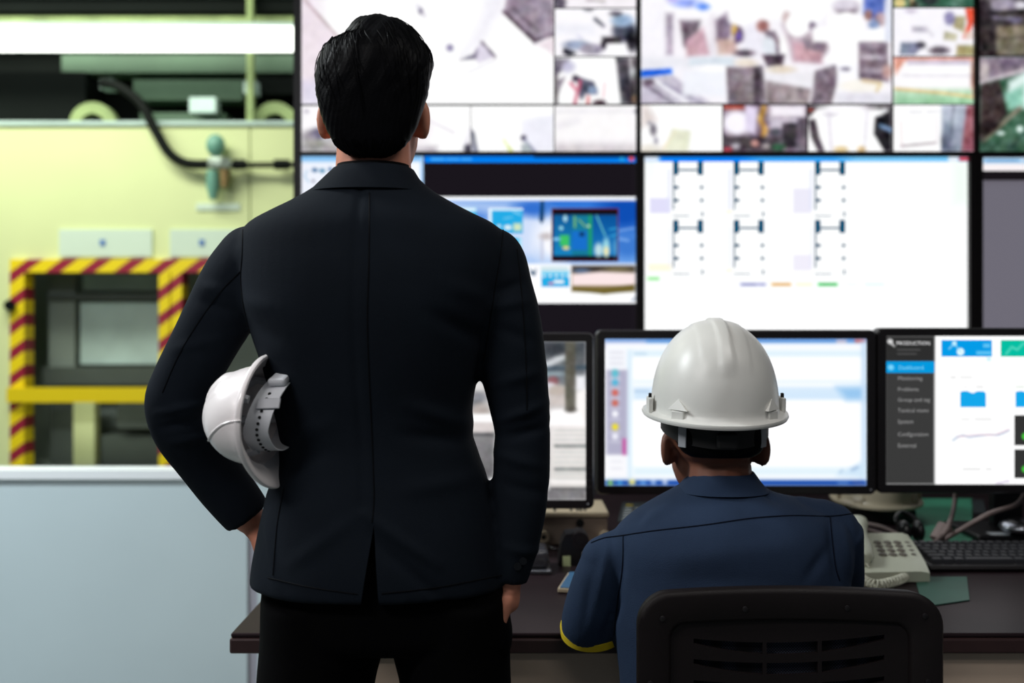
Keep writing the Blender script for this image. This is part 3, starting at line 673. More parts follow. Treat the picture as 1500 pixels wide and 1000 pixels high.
picture('photo_window', (622, 288, 931, 444), DW + .010, (60, 130, 220), sky + [
 ('p', [(776, 393), (782, 398), (786, 392), (784, 404), (778, 402)], (60, 90, 120), 2), ('r', 792, 390, 833, 398, (206, 226, 232), 3),
 ('v', 837, 389, 930, 428, (190, 170, 160), (130, 110, 60), 2), ('r', 838, 389, 930, 399, (60, 54, 50), 4), ('e', 852, 397, 12, 4, (90, 110, 140), 4), ('e', 905, 395, 22, 4, (120, 110, 80), 4), ('p', [(838, 402), (880, 398), (930, 400), (930, 418), (838, 418)], (248, 228, 228), 4), ('p', [(838, 420), (880, 422), (930, 416), (930, 426), (885, 431), (838, 425)], (112, 98, 46), 3), ('p', [(838, 427), (885, 432), (930, 427), (930, 434), (838, 434)], (250, 250, 250), 3), ('r', 620, 434, 932, 445, W, 3), ('l', [(926, 440), (931, 436)], 2, (100, 120, 150), 3)], t, 1.6)
picture('icon', (716, 305, 766, 342), DW + .008, (34, 168, 226), [('r', 714, 303, 768, 308, (236, 248, 255), 2), ('r', 714, 303, 720, 342, (236, 248, 255), 2), ('e', 744, 333, 6, 3.5, (225, 240, 245), 2), ('e', 731, 331, 3, 2, (225, 240, 245), 2), ('r', 752, 327, 764, 338, (206, 226, 190), 3), ('l', [(738, 320), (750, 318)], 1.5, (140, 210, 240), 2), ('l', [(752, 310), (762, 314)], 2, (150, 216, 245), 2)], t, 1.4)
picture('icon', (716, 348, 764, 378), DW + .008, (40, 176, 226), [('r', 760, 348, 764, 378, (200, 236, 250), 2)], t, 2)
picture('icon', (668, 304, 698, 342), DW + .008, (46, 180, 228), [('r', 668, 304, 698, 309, (236, 248, 255), 2), ('e', 690, 318, 5, 4, (150, 216, 245), 2)], t, 2)
picture('icon', (793, 397, 834, 420), DW + .008, (30, 170, 226), [('r', 793, 397, 834, 401, (150, 220, 245), 2), ('e', 797, 404, 2, 2, W, 2), ('e', 806, 404, 2, 2, W, 2), ('e', 815, 404, 2, 2, W, 2), ('e', 824, 404, 2, 2, W, 2), ('e', 832, 404, 2, 2, W, 2), ('r', 811, 410, 826, 415, (245, 245, 250), 2), ('e', 807, 415, 4, 2, (220, 130, 170), 2)], t, 1.3)
picture('video_inset', (808, 305, 906, 383), DW + .008, (22, 16, 24), [
 ('r', 811, 315, 905, 374, (20, 104, 176), 2), ('v', 811, 315, 840, 374, (16, 90, 150), (24, 130, 190), 3), ('r', 838, 315, 866, 374, (22, 120, 150), 3), ('r', 862, 315, 868, 374, (30, 150, 110), 2), ('r', 820, 344, 834, 360, (60, 190, 100), 3), ('e', 828, 320, 3, 5, (170, 216, 230), 2), ('e', 822, 334, 3, 3, (150, 216, 230), 2), ('e', 829, 363, 5, 2.5, (235, 220, 130), 2), ('e', 815, 350, 6, 2, (140, 210, 245), 2),
 ('r', 838, 338, 860, 366, (24, 110, 200), 2), ('r', 849, 340, 856, 346, (14, 50, 90), 2), ('l', [(842, 318), (842, 332)], 3, (120, 180, 110), 2), ('l', [(848, 322), (858, 332)], 2, (140, 186, 120), 2), ('e', 862, 331, 2, 2, (200, 230, 190), 2), ('v', 868, 315, 905, 374, (10, 80, 150), (26, 120, 190), 2), ('l', [(874, 316), (886, 344)], 2, (110, 200, 200), 2), ('e', 877, 366, 6, 10, (190, 220, 226), 5), ('e', 888, 362, 5, 14, (150, 210, 225), 4), ('e', 888, 368, 4, 7, (230, 226, 180), 3), ('l', [(893, 336), (904, 334)], 2, (60, 170, 220), 2), ('l', [(894, 346), (905, 342)], 2, (60, 170, 220), 2), ('e', 901, 362, 3, 12, (80, 150, 200), 4),
 ('l', [(808, 305.5), (905.5, 305.5), (905.5, 382.5), (808.5, 382.5), (808.5, 305.5)], 1.6, (130, 24, 52), 1)], t, 1.3)
# ---- lower middle display
t = panel(936, 225, 1431, 503, 'lower middle wall display, a white page with blue comb shaped diagrams', (944, 229, 1420, 499))
ops = [('v', 944, 229, 960, 300, (244, 250, 248), W, 4), ('r', 1395, 236, 1420, 300, (240, 252, 244), 20), ('p', [(952, 290), (982, 290), (982, 312), (952, 312)], (222, 220, 246), 2), ('r', 1162, 276, 1189, 312, (234, 232, 246), 2), ('r', 1162, 373, 1189, 396, (238, 235, 247), 2), ('r', 950, 386, 983, 397, (254, 248, 224), 4), ('r', 1064, 308, 1072, 312, (254, 248, 224), 3), ('r', 1064, 394, 1072, 398, (254, 248, 224), 3)]
for x in (982, 1071, 1190):
    for y in (248, 332):
        ops.append(('r', x - 4, y, x, y + 58, (222, 226, 246), 5, 0.8 if y < 300 else 0.4))
ops += [('r', 948, 405, 966, 411, (190, 246, 190), 3), ('l', [(952, 408), (964, 408)], 2, (120, 220, 120), 2), ('r', 1083, 413, 1123, 420, (226, 228, 248), 3), ('l', [(1087, 416.5), (1108, 416.5)], 2.6, (100, 106, 170), 2), ('l', [(1112, 416.5), (1120, 416.5)], 2.2, (110, 116, 180), 2), ('r', 1130, 414, 1159, 419, (240, 196, 130), 2), ('l', [(1134, 416.5), (1155, 416.5)], 2, (214, 160, 90), 2), ('r', 1166, 414, 1190, 419, (252, 250, 220), 3), ('r', 1198, 414, 1227, 419, (80, 226, 120), 2), ('l', [(1202, 416.5), (1224, 416.5)], 2.2, (30, 150, 60), 2), ('r', 1240, 414, 1256, 419, (244, 252, 252), 3), ('l', [(1268, 416.5), (1294, 416.5)], 2, (206, 240, 236), 2)]
picture('page', (944, 237, 1420, 499), DW + .014, (254, 255, 255), ops, t, 1.6)
picture('title_bar', (944, 230, 1420, 237), DW + .012, (10, 130, 246), [('r', 940, 226, 966, 240, (216, 230, 246), 8), ('r', 1110, 226, 1420, 240, (90, 186, 245), 60), ('r', 1250, 226, 1420, 240, (160, 222, 246), 60), ('r', 1389, 226, 1404, 240, (226, 236, 246), 4), ('r', 1405, 230, 1420, 236, (206, 66, 80), 2)], t, 1.5)
emat('diagram_blue', (6, 78, 112), 1.0)
for x in (986, 1075, 1194):
    for y in (237, 322):
        comb = MB()
        def cb(x0, y0, x1, y1):
            a, b = P(x + x0, y + y0, DW + .009), P(x + x1, y + y1, DW + .009)
            comb.box(a.x, b.x, DW + .009, DW + .012, b.z, a.z)
        cb(0, 0, 8, 19); cb(36, 0, 44, 19); cb(8, 10.5, 36, 13); cb(0, 19, 1.8, 70)
        cb(1.8, 35, 8, 39.5); cb(1.8, 54, 8, 58.5)
        dg_ = comb.build('diagram', 'diagram_blue', t)
        for bb in ((40, 35, 44, 39.5), (40, 54, 44, 58.5), (42, 73, 44, 79.5), (0, 78.5, 24, 79.5)):
            comb = MB(); cb(*bb); comb.build('mark', 'diagram_blue', dg_)
# ---- lower right display
t = panel(1431, 225, 1926, 503, 'lower right wall display showing a plain grey page, cut by the frame', (1439, 230, 1923, 499))
picture('desktop', (1439, 230, 1923, 499), DW + .014, (24, 20, 24), [], t, 10)
picture('title_bar', (1440, 231, 1923, 250), DW + .011, (246, 240, 242), [('r', 1440, 231, 1497, 239, (150, 196, 232), 3), ('l', [(1446, 235), (1490, 235)], 2, (90, 140, 190), 2), ('r', 1498, 231, 1923, 240, (170, 205, 236), 4)], t, 2)
picture('page', (1440, 264, 1923, 499), DW + .011, (108, 105, 116), [('r', 1440, 250, 1923, 268, (100, 96, 106), 10)], t, 6)
# cabinet below the displays
struct(MB().box(-0.715, 3.5, DW + .0, DW + .13, 0.0, P(0, 504, DW).z).build('wall_back_plinth', 'wall_dark'))

# ================================================================== desk
DZ = 0.737; DF = 1.744; DB = 3.2; DXL, DXR = -0.482, 2.3
dk_ = thing('console_desk', 'long dark brown glossy console desk below the displays', 'desk', (0.9, 2.4, 0))
MB().rbox(((DXL + DXR) / 2, (DF + DB) / 2, DZ - .004), (DXR - DXL - .004, DB - DF - .004, .008), .003).build('desk_top', 'desk_top', dk_)
MB().rbox(((DXL + DXR) / 2, (DF + DB) / 2, DZ - .0215), (DXR - DXL, DB - DF, .027), .004).build('edge_slab', 'desk_edge', dk_)
MB().box(.19, .70, 2.32, 2.34, .12, DZ - .035).build('modesty_panel', 'desk_panel', dk_)
MB().box(-0.37, .19, 1.765, 2.34, .03, DZ - .035).build('pedestal', 'desk_panel', dk_)
MB().box(.70, DXR - .08, 1.765, 2.34, .03, DZ - .035).build('pedestal', 'desk_panel', dk_)
MB().box(-0.40, -0.37, 1.98, 3.1, 0, DZ - .035).build('side_panel', 'desk_panel', dk_)
MB().box(DXR - .08, DXR - .05, 1.9, 3.1, 0, DZ - .035).build('side_panel', 'desk_panel', dk_)
MB().box(-0.37, DXR - .08, 3.05, 3.07, 0.1, DZ - .035).build('back_panel', 'desk_panel', dk_)

# ================================================================== monitors
def monitor(px0, py0, px1, py1, d, label, scr, base_d, stand_x=None, zoff=0):
    a, b = P(px0, py0, d), P(px1, py1, d)
    w, h = b.x - a.x, a.z - b.z; cx = stand_x if stand_x is not None else (a.x + b.x) / 2
    t = thing('computer_monitor', label, 'monitor', (cx, base_d, DZ), 'monitors on the desk')
    r = 0.014
    # casing with rounded corners
    def rr(x0, x1, z0, z1, r, n=5):
        out = []
        for qx, qz, a0 in ((x1 - r, z1 - r, 0), (x0 + r, z1 - r, 90), (x0 + r, z0 + r, 180), (x1 - r, z0 + r, 270)):
            for i in range(n + 1):
                an = math.radians(a0 + 90 * i / n); out.append((qx + r * math.cos(an), qz + r * math.sin(an)))
        return out
    sa, sb = P(scr[0], scr[1], d), P(scr[2], scr[3], d)
    o = rr(a.x, b.x, b.z, a.z, r); i_ = rr(sa.x, sb.x, sb.z, sa.z, .0015)
    n = len(o); m = MB()
    o2 = rr(a.x + .003, b.x - .003, b.z + .003, a.z - .003, r - .003)
    vs = [(x, d, z) for x, z in o] + [(x, d - .006, z) for x, z in o2] + [(x, d - .006, z) for x, z in i_] + [(x, d + .002, z) for x, z in i_] + [(x, d + .03, z) for x, z in o]
    fs = []
    for k in range(n):
        k2 = (k + 1) % n
        fs += [(k, k2, n + k2, n + k), (n + k, n + k2, 2 * n + k2, 2 * n + k), (2 * n + k, 2 * n + k2, 3 * n + k2, 3 * n + k), (k, 4 * n + k, 4 * n + k2, k2)]
    fs.append(tuple(range(4 * n, 5 * n)))
    m.add(vs, fs); m.build('bezel', 'bezel_black', t)
    zc = (a.z + b.z) / 2
    MB().rbox((( a.x + b.x) / 2, d + .05, zc), (w * .7, .045, h * .6), .015).build('back_shell', 'bezel_black', t, True)
    bz = b.z
    MB().rbox((cx, base_d + .03, (DZ + zc) / 2), (.075, .03, zc - DZ), .004).build('stand_column', 'plastic_black', t)
    MB().rbox((cx, base_d, DZ + .008), (.26, .2, .016), .006).build('stand_base', 'plastic_black', t)
    for q in range(4):
        MB().rbox((b.x - .010, d - .006, b.z + .05 + .014 * q), (.006, .003, .003), .001).build('button', 'plastic_black', t)
    MB().tube([(b.x - .014, d - .0055, b.z + .012), (b.x - .014, d - .0075, b.z + .012)], .002, 8).build('power_light', 'strap_grey', t)
    return t
# ---- left monitor, partly behind the standing man
s = (452, 500, 858, 732)
t = monitor(434, 487, 870, 745, 2.30, 'left desk monitor showing a warehouse photograph, behind the standing man', s, 2.50)
picture('photo', s, 2.3, (200, 198, 198), [
 ('v', 452, 500, 858, 560, (70, 74, 80), (130, 134, 138), 4), ('l', [(800, 535), (828, 520)], 10, (206, 210, 214), 6), ('e', 815, 512, 20, 8, (60, 64, 70), 8), ('e', 800, 548, 30, 4, (150, 170, 178), 5), ('l', [(780, 540), (858, 538)], 5, (66, 84, 98), 6), ('r', 780, 552, 858, 566, (110, 116, 122), 8),
 ('r', 600, 500, 770, 560, (120, 122, 126), 10), ('e', 700, 566, 10, 9, (240, 240, 240), 6), ('e', 700, 582, 14, 9, (110, 116, 128), 8), ('e', 697, 592, 10, 6, (70, 78, 92), 6), ('e', 704, 600, 14, 10, (176, 166, 160), 8),
 ('r', 452, 560, 858, 600, (190, 184, 182), 10, 0.4), ('e', 810, 558, 8, 7, (140, 90, 96), 5), ('e', 806, 566, 8, 6, (226, 226, 236), 5), ('e', 816, 572, 14, 8, (190, 178, 170), 6), ('r', 805, 580, 832, 594, (206, 196, 192), 8), ('r', 842, 550, 858, 572, (236, 236, 240), 6), ('p', [(843, 574), (858, 570), (858, 620), (842, 606)], (250, 246, 244), 5),
 ('p', [(806, 600), (845, 596), (858, 620), (858, 628), (800, 624)], (254, 252, 252), 5), ('r', 828, 500, 843, 600, (96, 94, 84), 4), ('e', 836, 600, 8, 4, (84, 80, 74), 4), ('r', 690, 606, 724, 620, (254, 254, 254), 4), ('r', 690, 618, 724, 634, (216, 208, 206), 4), ('r', 452, 634, 724, 640, (66, 66, 70), 5), ('v', 452, 638, 724, 732, (128, 126, 128), (92, 92, 94), 6), ('r', 716, 700, 726, 732, (245, 245, 245), 4),
 ('v', 806, 624, 858, 716, (236, 230, 228), (222, 218, 214), 5)] + [('l', [(812, y), (858, y)], 1.8, (200, 204, 202), 2) for y in (630, 637, 644, 662, 669, 677, 694, 701)] + [('l', [(814, 653), (858, 653)], 4, (116, 122, 122), 4), ('l', [(814, 687), (858, 687)], 4, (116, 122, 122), 4), ('l', [(808, 705), (858, 706)], 5, (250, 246, 244), 5), ('l', [(808, 716), (858, 716)], 4, (70, 70, 72), 5), ('v', 800, 718, 858, 732, (120, 118, 120), (130, 128, 130), 4)], t, 2.0, blur=1.4, grain=0.12)
# ---- middle monitor, in front of the seated worker
s = (886, 496, 1269, 711)
t = monitor(873, 483, 1283, 724, 2.42, 'middle desk monitor with a white file window, behind the white hard hat', s, 2.62)
ops = [('v', 886, 496, 1269, 503, (30, 90, 180), (120, 180, 236), 4), ('r', 886, 500, 945, 510, (216, 214, 236), 6), ('r', 1225, 498, 1240, 502, (210, 190, 200), 2), ('r', 1252, 497, 1267, 501, (206, 80, 70), 2), ('r', 888, 503, 1269, 512, (246, 248, 254), 4), ('r', 926, 513, 1268, 522, (220, 238, 248), 6), ('l', [(930, 518), (946, 518)], 2, (170, 200, 226), 3),
 ('r', 918, 512, 926, 700, (218, 236, 248), 4), ('r', 888, 541, 919, 666, (176, 174, 198), 4), ('r', 888, 512, 918, 541, (242, 244, 250), 4), ('r', 888, 668, 919, 706, (246, 246, 250), 4)]
for y in (516, 524, 532): ops.append(('l', [(894, y), (912, y)], 2.2, (216, 216, 226), 3))
for y, c in ((545, (90, 180, 190)), (548, (90, 190, 210)), (560, (70, 180, 216)), (575, (212, 92, 76)), (590, (206, 96, 76)), (606, (250, 250, 255)), (625, (240, 222, 30)), (639, (240, 240, 250))):
    ops.append(('e', 901, y, 4.5, 4.5, c, 3)); ops.append(('l', [(894, y + 8), (908, y + 8)], 2.4, (206, 206, 222), 3))
ops += [('r', 912, 642, 917, 666, (196, 80, 156), 2), ('l', [(896, 676), (910, 676)], 2, (222, 222, 232), 3), ('l', [(896, 686), (910, 686)], 2, (222, 222, 232), 3), ('r', 928, 556, 1268, 562, (232, 243, 250), 4), ('v', 928, 566, 1268, 585, (214, 232, 248), (206, 228, 248), 5), ('p', [(1225, 567), (1269, 566), (1269, 586), (1240, 586)], (150, 196, 236), 12), ('l', [(930, 573), (950, 573)], 2, (150, 180, 216), 3), ('r', 1262, 500, 1269, 700, (196, 220, 244), 6),
 ('r', 928, 684, 1268, 696, (224, 240, 248), 6), ('p', [(1225, 696), (1269, 672), (1269, 700)], (206, 228, 246), 8), ('l', [(1230, 692), (1234, 688)], 2, (150, 180, 216), 3), ('l', [(1248, 688), (1256, 684)], 3, (140, 170, 206), 3), ('l', [(890, 701), (1262, 701)], 1.5, (190, 206, 226), 3), ('v', 886, 703, 1269, 711, (16, 76, 176), (14, 60, 150), 2), ('e', 894, 707, 4, 3.5, (130, 190, 90), 3), ('e', 908, 707, 4, 3, (60, 150, 210), 3), ('e', 926, 706, 5, 3.5, (236, 226, 120), 3), ('e', 942, 707, 5, 3, (90, 150, 220), 3), ('e', 957, 706, 4, 3, (160, 190, 236), 3), ('e', 974, 706, 4, 3, (206, 216, 240), 3), ('l', [(1228, 707), (1242, 707)], 2, (110, 150, 206), 3), ('l', [(1250, 706), (1263, 708)], 3, (60, 80, 150), 3)]
picture('file_window', s, 2.42, (254, 254, 255), ops, t, 1.8, blur=1.8)
# ---- right monitor
s = (1297, 492, 1690, 709)
t = monitor(1284, 480, 1703, 722, 2.42, 'right desk monitor with a dark menu and a white dashboard, cut by the frame', s, 2.58, stand_x=P(1476, 0, 2.6).x)
ops = [('v', 1297, 492, 1369, 709, (58, 58, 58), (56, 56, 56), 2), ('r', 1297, 492, 1369, 528, (44, 44, 44), 2), ('e', 1304, 500, 4, 4, (210, 210, 210), 2), ('l', [(1306, 503), (1310, 507)], 2, (210, 210, 210), 2), ('l', [(1315, 512), (1347, 512)], 1.6, (84, 84, 84), 2), ('l', [(1315, 518), (1342, 518)], 1.6, (84, 84, 84), 2),
 ('r', 1393, 552, 1400, 553.5, (200, 200, 200), 2), ('r', 1407, 552, 1424, 553.5, (214, 214, 214), 2), ('r', 1412, 566, 1416, 567, (220, 220, 220), 2), ('r', 1430, 566, 1440, 567.5, (206, 206, 206), 2), ('r', 1408, 613, 1420, 614.5, (216, 216, 216), 2), ('r', 1428, 613, 1452, 614.5, (206, 206, 206), 2), ('r', 1488, 566, 1500, 567.5, (206, 220, 206), 2), ('r', 1410, 686, 1436, 687.5, (206, 206, 206), 2), ('r', 1444, 686, 1452, 687.5, (206, 206, 206), 2),
 ('l', [(1396, 645), (1402, 640), (1410, 637.5), (1420, 640), (1434, 638), (1448, 636.5), (1462, 637), (1470, 634), (1478, 630)], 2.2, (170, 190, 214), 2), ('l', [(1402, 640), (1412, 638), (1440, 637), (1460, 636), (1478, 629)], 1.0, (220, 170, 190), 2), ('l', [(1460, 708), (1470, 706), (1478, 704)], 1.6, (190, 170, 206), 2), ('r', 1446, 523, 1451, 528, (190, 234, 246), 3)]
picture('dashboard', s, 2.42, (255, 255, 255), ops, t, 2.0)
picture('menu_highlight', (1297, 529, 1369, 546), 2.4185, (4, 150, 218), [('e', 1305, 538, 4.5, 4, (120, 210, 250), 2)], t, 2.0)
picture('tile', (1379, 498, 1453, 522), 2.4185, (4, 152, 226), [('e', 1398, 503, 3.5, 3.5, (210, 240, 252), 1.5), ('e', 1407, 515, 5.5, 5.5, (225, 246, 254), 1.5), ('l', [(1390, 511), (1398, 503), (1407, 515)], 1.6, (150, 220, 250), 1.5), ('r', 1440, 503, 1450, 509, (90, 190, 240), 2), ('r', 1430, 514, 1452, 519, (90, 190, 240), 2)], t, 1.3)
picture('tile', (1466, 498, 1540, 522), 2.4185, (4, 186, 158), [('l', [(1474, 518), (1482, 508), (1490, 512), (1500, 502)], 3, (90, 214, 190), 3)], t, 1.6)
def chart(x0):
    pts = [(x0, 596), (x0, 574), (x0 + 4, 573), (x0 + 9, 572.5), (x0 + 18, 576), (x0 + 25, 573), (x0 + 34, 573), (x0 + 37, 576), (x0 + 37, 596)]
    m = MB(); pl = [P(x, y, 2.418) for x, y in pts]
    m.prism([(p.x, p.z) for p in pl], 2.4175, 2.4188)
    return m
emat('chart_blue', (22, 168, 236), 1.0)
chart(1407).build('chart', 'chart_blue', t); chart(1488).build('chart', 'chart_blue', t)
for y0, y1 in ((608, 652), (658, 700)):
    picture('status_tile', (1486, y0, 1560, y1), 2.4185, (50, 50, 50), [('e', 1501, y1 - 13, 4, 5, (70, 200, 60), 2)], t, 2.0)
text_part('menu_text', 'PRODUCTION', 1313, 505, 5.6, 2.418, 'text_white', t)
text_part('menu_text', 'Dashboard', 1316, 541, 6.2, 2.417, 'text_cyan', t)
for s_, y in (('Monitoring', 556.5), ('Problems', 572.5), ('Group and tag', 588), ('Tactical views', 603.5), ('System', 620), ('Configuration', 638.5), ('External', 655)):
    text_part('menu_text', s_, 1315, y, 6.0, 2.418, 'text_grey', t)
mb_ = [o for o in t.children if o.name.startswith('stand_base')][0]
c = P(1466, 773, 2.49)
MB().box(c.x - .023, c.x + .023, 2.487, 2.52, DZ + .0165, DZ + .0172).build('label_sticker', 'sticker_white', t)

# ================================================================== things on the desk
def onz(px, py, h=0.0):
    """point on the desk (height h above it) seen at a pixel"""
    d = (CAM_Z - DZ - h) * FPX / (py - HOR); return P(px, py, d)
def sheet(name, pts, m, label, cat, h=0.002, z=0.0005):
    poly = [onz(*p) for p in pts]
    c = sum(poly, Vector()) / len(poly)
    return tag(MB().prism_z([(p.x, p.y) for p in poly], DZ + z, DZ + z + h).build(name, m, None, base=(c.x, c.y, DZ + z)), label, cat)
sheet('desk_sheet', [(1335, 797), (1424, 797), (1424, 731), (1322, 731)], 'mat_green', 'green mat on the desk between the cream helmet and monitor foot', 'mat')
sheet('desk_sheet', [(1352, 890), (1420, 880), (1416, 846), (1340, 846)], 'green_dark', 'small flat green patch in front of the beige telephone', 'mat')  # thin flat patch, darker green than the mats behind it
sheet('desk_sheet', [(968, 748), (1100, 748), (1088, 730), (962, 730)], 'mat_green', 'green mat behind the seated worker under the middle monitor', 'mat')
sheet('desk_sheet', [(1427, 753), (1445, 753), (1440, 733), (1422, 733)], 'mat_dark', 'dark pad on the desk left of the right monitor stand', 'pad')
# dark notice sheet with lines of print
o = sheet('notice_sheet', [(905, 765), (1010, 765), (1000, 737), (912, 737)], 'mat_dark', 'dark notice sheet with yellow heading beside the beige box', 'sheet')
for k, (x0, x1, y) in enumerate(((917, 927, 741), (915, 925, 746), (930, 936, 746), (914, 926, 750), (913, 924, 754), (930, 942, 752), (913, 923, 758), (912, 922, 762), (940, 952, 746))):
    a, b = onz(x0, y), onz(x1, y)
    q = MB().box(a.x, b.x, a.y - .006, a.y + .006, DZ + .0026, DZ + .0032); q.build('print_line', 'yellow_trim' if k == 0 else 'paper', o)
# beige box below the left monitor
fy = 2.45; bx = thing('beige_box', 'beige equipment box on the desk under the left monitor', 'box', (P(800, 0, fy).x, fy + .09, DZ))
x0, x1 = P(772, 0, fy).x, P(892, 0, fy).x
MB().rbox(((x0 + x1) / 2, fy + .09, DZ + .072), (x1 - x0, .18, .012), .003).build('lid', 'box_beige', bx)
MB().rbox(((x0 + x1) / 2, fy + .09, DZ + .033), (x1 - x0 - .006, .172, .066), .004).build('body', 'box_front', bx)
h = P(850, 766, fy - .002); MB().tube([(h.x, fy + .003, h.z), (h.x, fy - .003, h.z)], .0095, 20).build('round_hole', 'hole_black', bx)
for px in (796, 886):
    h = P(px, 785, fy); q = MB().tube([(h.x, fy + .003, h.z), (h.x, fy - .012, h.z)], .0135, 20).build('socket', 'box_beige', bx)
    MB().tube([(h.x, fy - .010, h.z), (h.x, fy - .0125, h.z)], .006, 12).build('socket_hole', 'hole_black', q)
for px in (812, 836, 845, 850, 856):
    h = P(px, 750, fy + .05); MB().rbox((h.x, fy + .03, DZ + .0785), (.006, .02, .003), .001).build('vent_slot', 'hole_black', bx)
# tape dispenser
c = onz(842, 829); td = thing('tape_dispenser', 'black tape dispenser with a pale green sticker on the desk', 'tape dispenser', (c.x, c.y + .03, DZ))
c = onz(842, 829)
prof = [(-.036, 0), (.036, 0), (.037, .016), (.03, .024), (.026, .036), (.03, .062), (.012, .072), (-.02, .069), (-.03, .05), (-.033, .025)]
dm = MB(); dm.prism([(c.x + x, DZ + z) for x, z in prof], c.y, c.y + .055); dm.build('body', 'plastic_black', td)
MB().tube([(c.x + .012, c.y - .004, DZ + .056), (c.x + .012, c.y + .05, DZ + .056)], .019, 24).build('tape_roll', 'bezel_black', td, True)
MB().tube([(c.x + .012, c.y - .007, DZ + .056), (c.x + .012, c.y - .003, DZ + .056)], .008, 16).build('hub', 'plastic_black', td, True)
MB().rbox((c.x + .026, c.y + .006, DZ + .026), (.02, .02, .012), .002).build('cutter', 'strap_grey', td)
h = P(830, 822, c.y); MB().box(h.x - .0085, h.x + .0085, c.y - .0012, c.y, h.z - .012, h.z + .012).build('sticker', 'sticker_green', td)
# clear tray by the jacket sleeve
c = onz(772, 842); tr = thing('plastic_tray', 'dark grey glossy tray on the desk beside the man sleeve', 'tray', (c.x, c.y + .05, DZ))
MB().rbox((c.x - .01, c.y + .055, DZ + .004), (.125, .11, .008), .003).build('tray_base', 'glass_grey', tr, True)
MB().rbox((c.x - .01, c.y + .06, DZ + .028), (.112, .09, .04), .01, 3).build('tray_cover', 'glass_grey', tr, True)
MB().tube([(c.x - .07, c.y + .001, DZ + .008), (c.x + .05, c.y + .001, DZ + .008)], .0018, 8).build('rim', 'chrome', tr, True)
# thin cable behind the dispenser
tag(MB().tube([Vector(p) for p in smooth_path([tuple(P(796, 797, 2.44)), tuple(onz(810, 803, .02)), tuple(onz(822, 806, .004)), tuple(onz(836, 806, .004))], 6)], .003, 8).build('cable', 'plastic_black', None, True, base=onz(812, 806)), 'thin black cable between beige box socket and tape dispenser', 'cable')
# blue notebook by the worker's sleeve
nb_a = onz(833, 868) + Vector((-.012, .02, 0)); nb = thing('notebook', 'small blue notebook with beige edge beside worker sleeve', 'notebook', (nb_a.x + .04, nb_a.y + .05, DZ))
mm = Matrix.Rotation(math.radians(-12), 3, 'Z')
MB().rbox((nb_a.x + .045, nb_a.y + .03, DZ + .006), (.085, .13, .009), .002, m=mm).build('pages', 'box_beige', nb)
MB().rbox((nb_a.x + .049, nb_a.y + .03, DZ + .0115), (.085, .128, .002), .0008, m=mm).build('cover', 'blue_cover', nb)

# ---- telephone
pz = .03
A, B_, C_, D_ = onz(1252, 836, .03), onz(1362, 832, .03), onz(1329, 780, .06), onz(1262, 781, .06)
ph = thing('telephone', 'beige push button telephone with coiled cord beside the keyboard', 'telephone', ((A.x + B_.x) / 2 - .03, (A.y + C_.y) / 2, DZ))
A = A + Vector((-.1, 0, 0)); D_ = D_ + Vector((-.075, 0, 0))
top = [A, B_, C_, D_]; ptop = []
def bil(u, v): return (A * (1 - u) + B_ * u) * (1 - v) + (D_ * (1 - u) + C_ * u) * v
n_u, n_v = 14, 10; vs = []; fs = []
for j in range(n_v + 1):
    for i in range(n_u + 1):
        p = bil(i / n_u, j / n_v); p = p + Vector((0, 0, .004 * math.sin(math.pi * j / n_v) - .006 * (1 - min(1, j / 1.5)) - .004 * max(0, (i / n_u - .93) / .07)))
        vs.append(p)
k = len(vs)
for v in list(vs): vs.append(Vector((v.x, v.y, DZ + .003)))
W_ = n_u + 1
for j in range(n_v):
    for i in range(n_u):
        a = j * W_ + i; fs.append((a, a + 1, a + W_ + 1, a + W_)); fs.append((k + a, k + a + W_, k + a + W_ + 1, k + a + 1))
for i in range(n_u):
    fs.append((i, k + i, k + i + 1, i + 1)); a = n_v * W_ + i; fs.append((a, a + 1, k + a + 1, k + a))
for j in range(n_v):
    a = j * W_; fs.append((a, a + W_, k + a + W_, k + a)); a = j * W_ + n_u; fs.append((a, k + a, k + a + W_, a + W_))
MB().add(vs, fs).build('housing', 'phone_beige', ph, True)
nrm = (B_ - A).cross(D_ - A).normalized()
def on_phone(px, py):
    o_ = Vector((0, 0, CAM_Z)); r_ = P(px, py, 1.0) - o_; tt = (A - o_).dot(nrm) / r_.dot(nrm); return o_ + r_ * tt
for r_i, y in enumerate((797.5, 803, 809, 815)):
    for c_i, x in enumerate((1285, 1299.5, 1314)):
        p = on_phone(x + r_i * 2.7, y)
        MB().tube([p - nrm * .002, p + nrm * .006, p + nrm * .0075], [.0088, .0085, .006], 14).build('key', 'phone_key', ph, True)
    p = on_phone(1328.5 + r_i * 3.2, y - .6)
    MB().tube([p - nrm * .002, p + nrm * .005, p + nrm * .006], [.0055, .005, .003], 12).build('key', 'phone_key', ph, True)
ha, hb = on_phone(1262, 826) + nrm * .022, on_phone(1254, 772) + nrm * .022
hd = MB().loft([[tuple(p + Vector((.022 * w * math.cos(q), 0, .013 * math.sin(q))) + (hb - ha).normalized() * 0 - nrm * dz_) for q in [2 * math.pi * i / 16 for i in range(16)]] for p, w, dz_ in
     [(ha + (ha - hb) * .05, .8, .01), (ha, 1.1, .006), (ha + (hb - ha) * .2, 1.1, 0), (ha + (hb - ha) * .35, .8, -.004), (ha + (hb - ha) * .65, .8, -.004), (ha + (hb - ha) * .8, 1.1, 0), (hb, 1.1, .006), (hb + (hb - ha) * .05, .8, .01)]])
hd.build('handset', 'phone_beige', ph, True)
pts = []
path = smooth_path([tuple(on_phone(1266, 830)), tuple(onz(1262, 838, .012)), tuple(onz(1266, 850, .012)), tuple(onz(1284, 856, .012)), tuple(onz(1304, 853, .012)), tuple(onz(1322, 847, .012)), tuple(onz(1327, 842, .012))], 60)
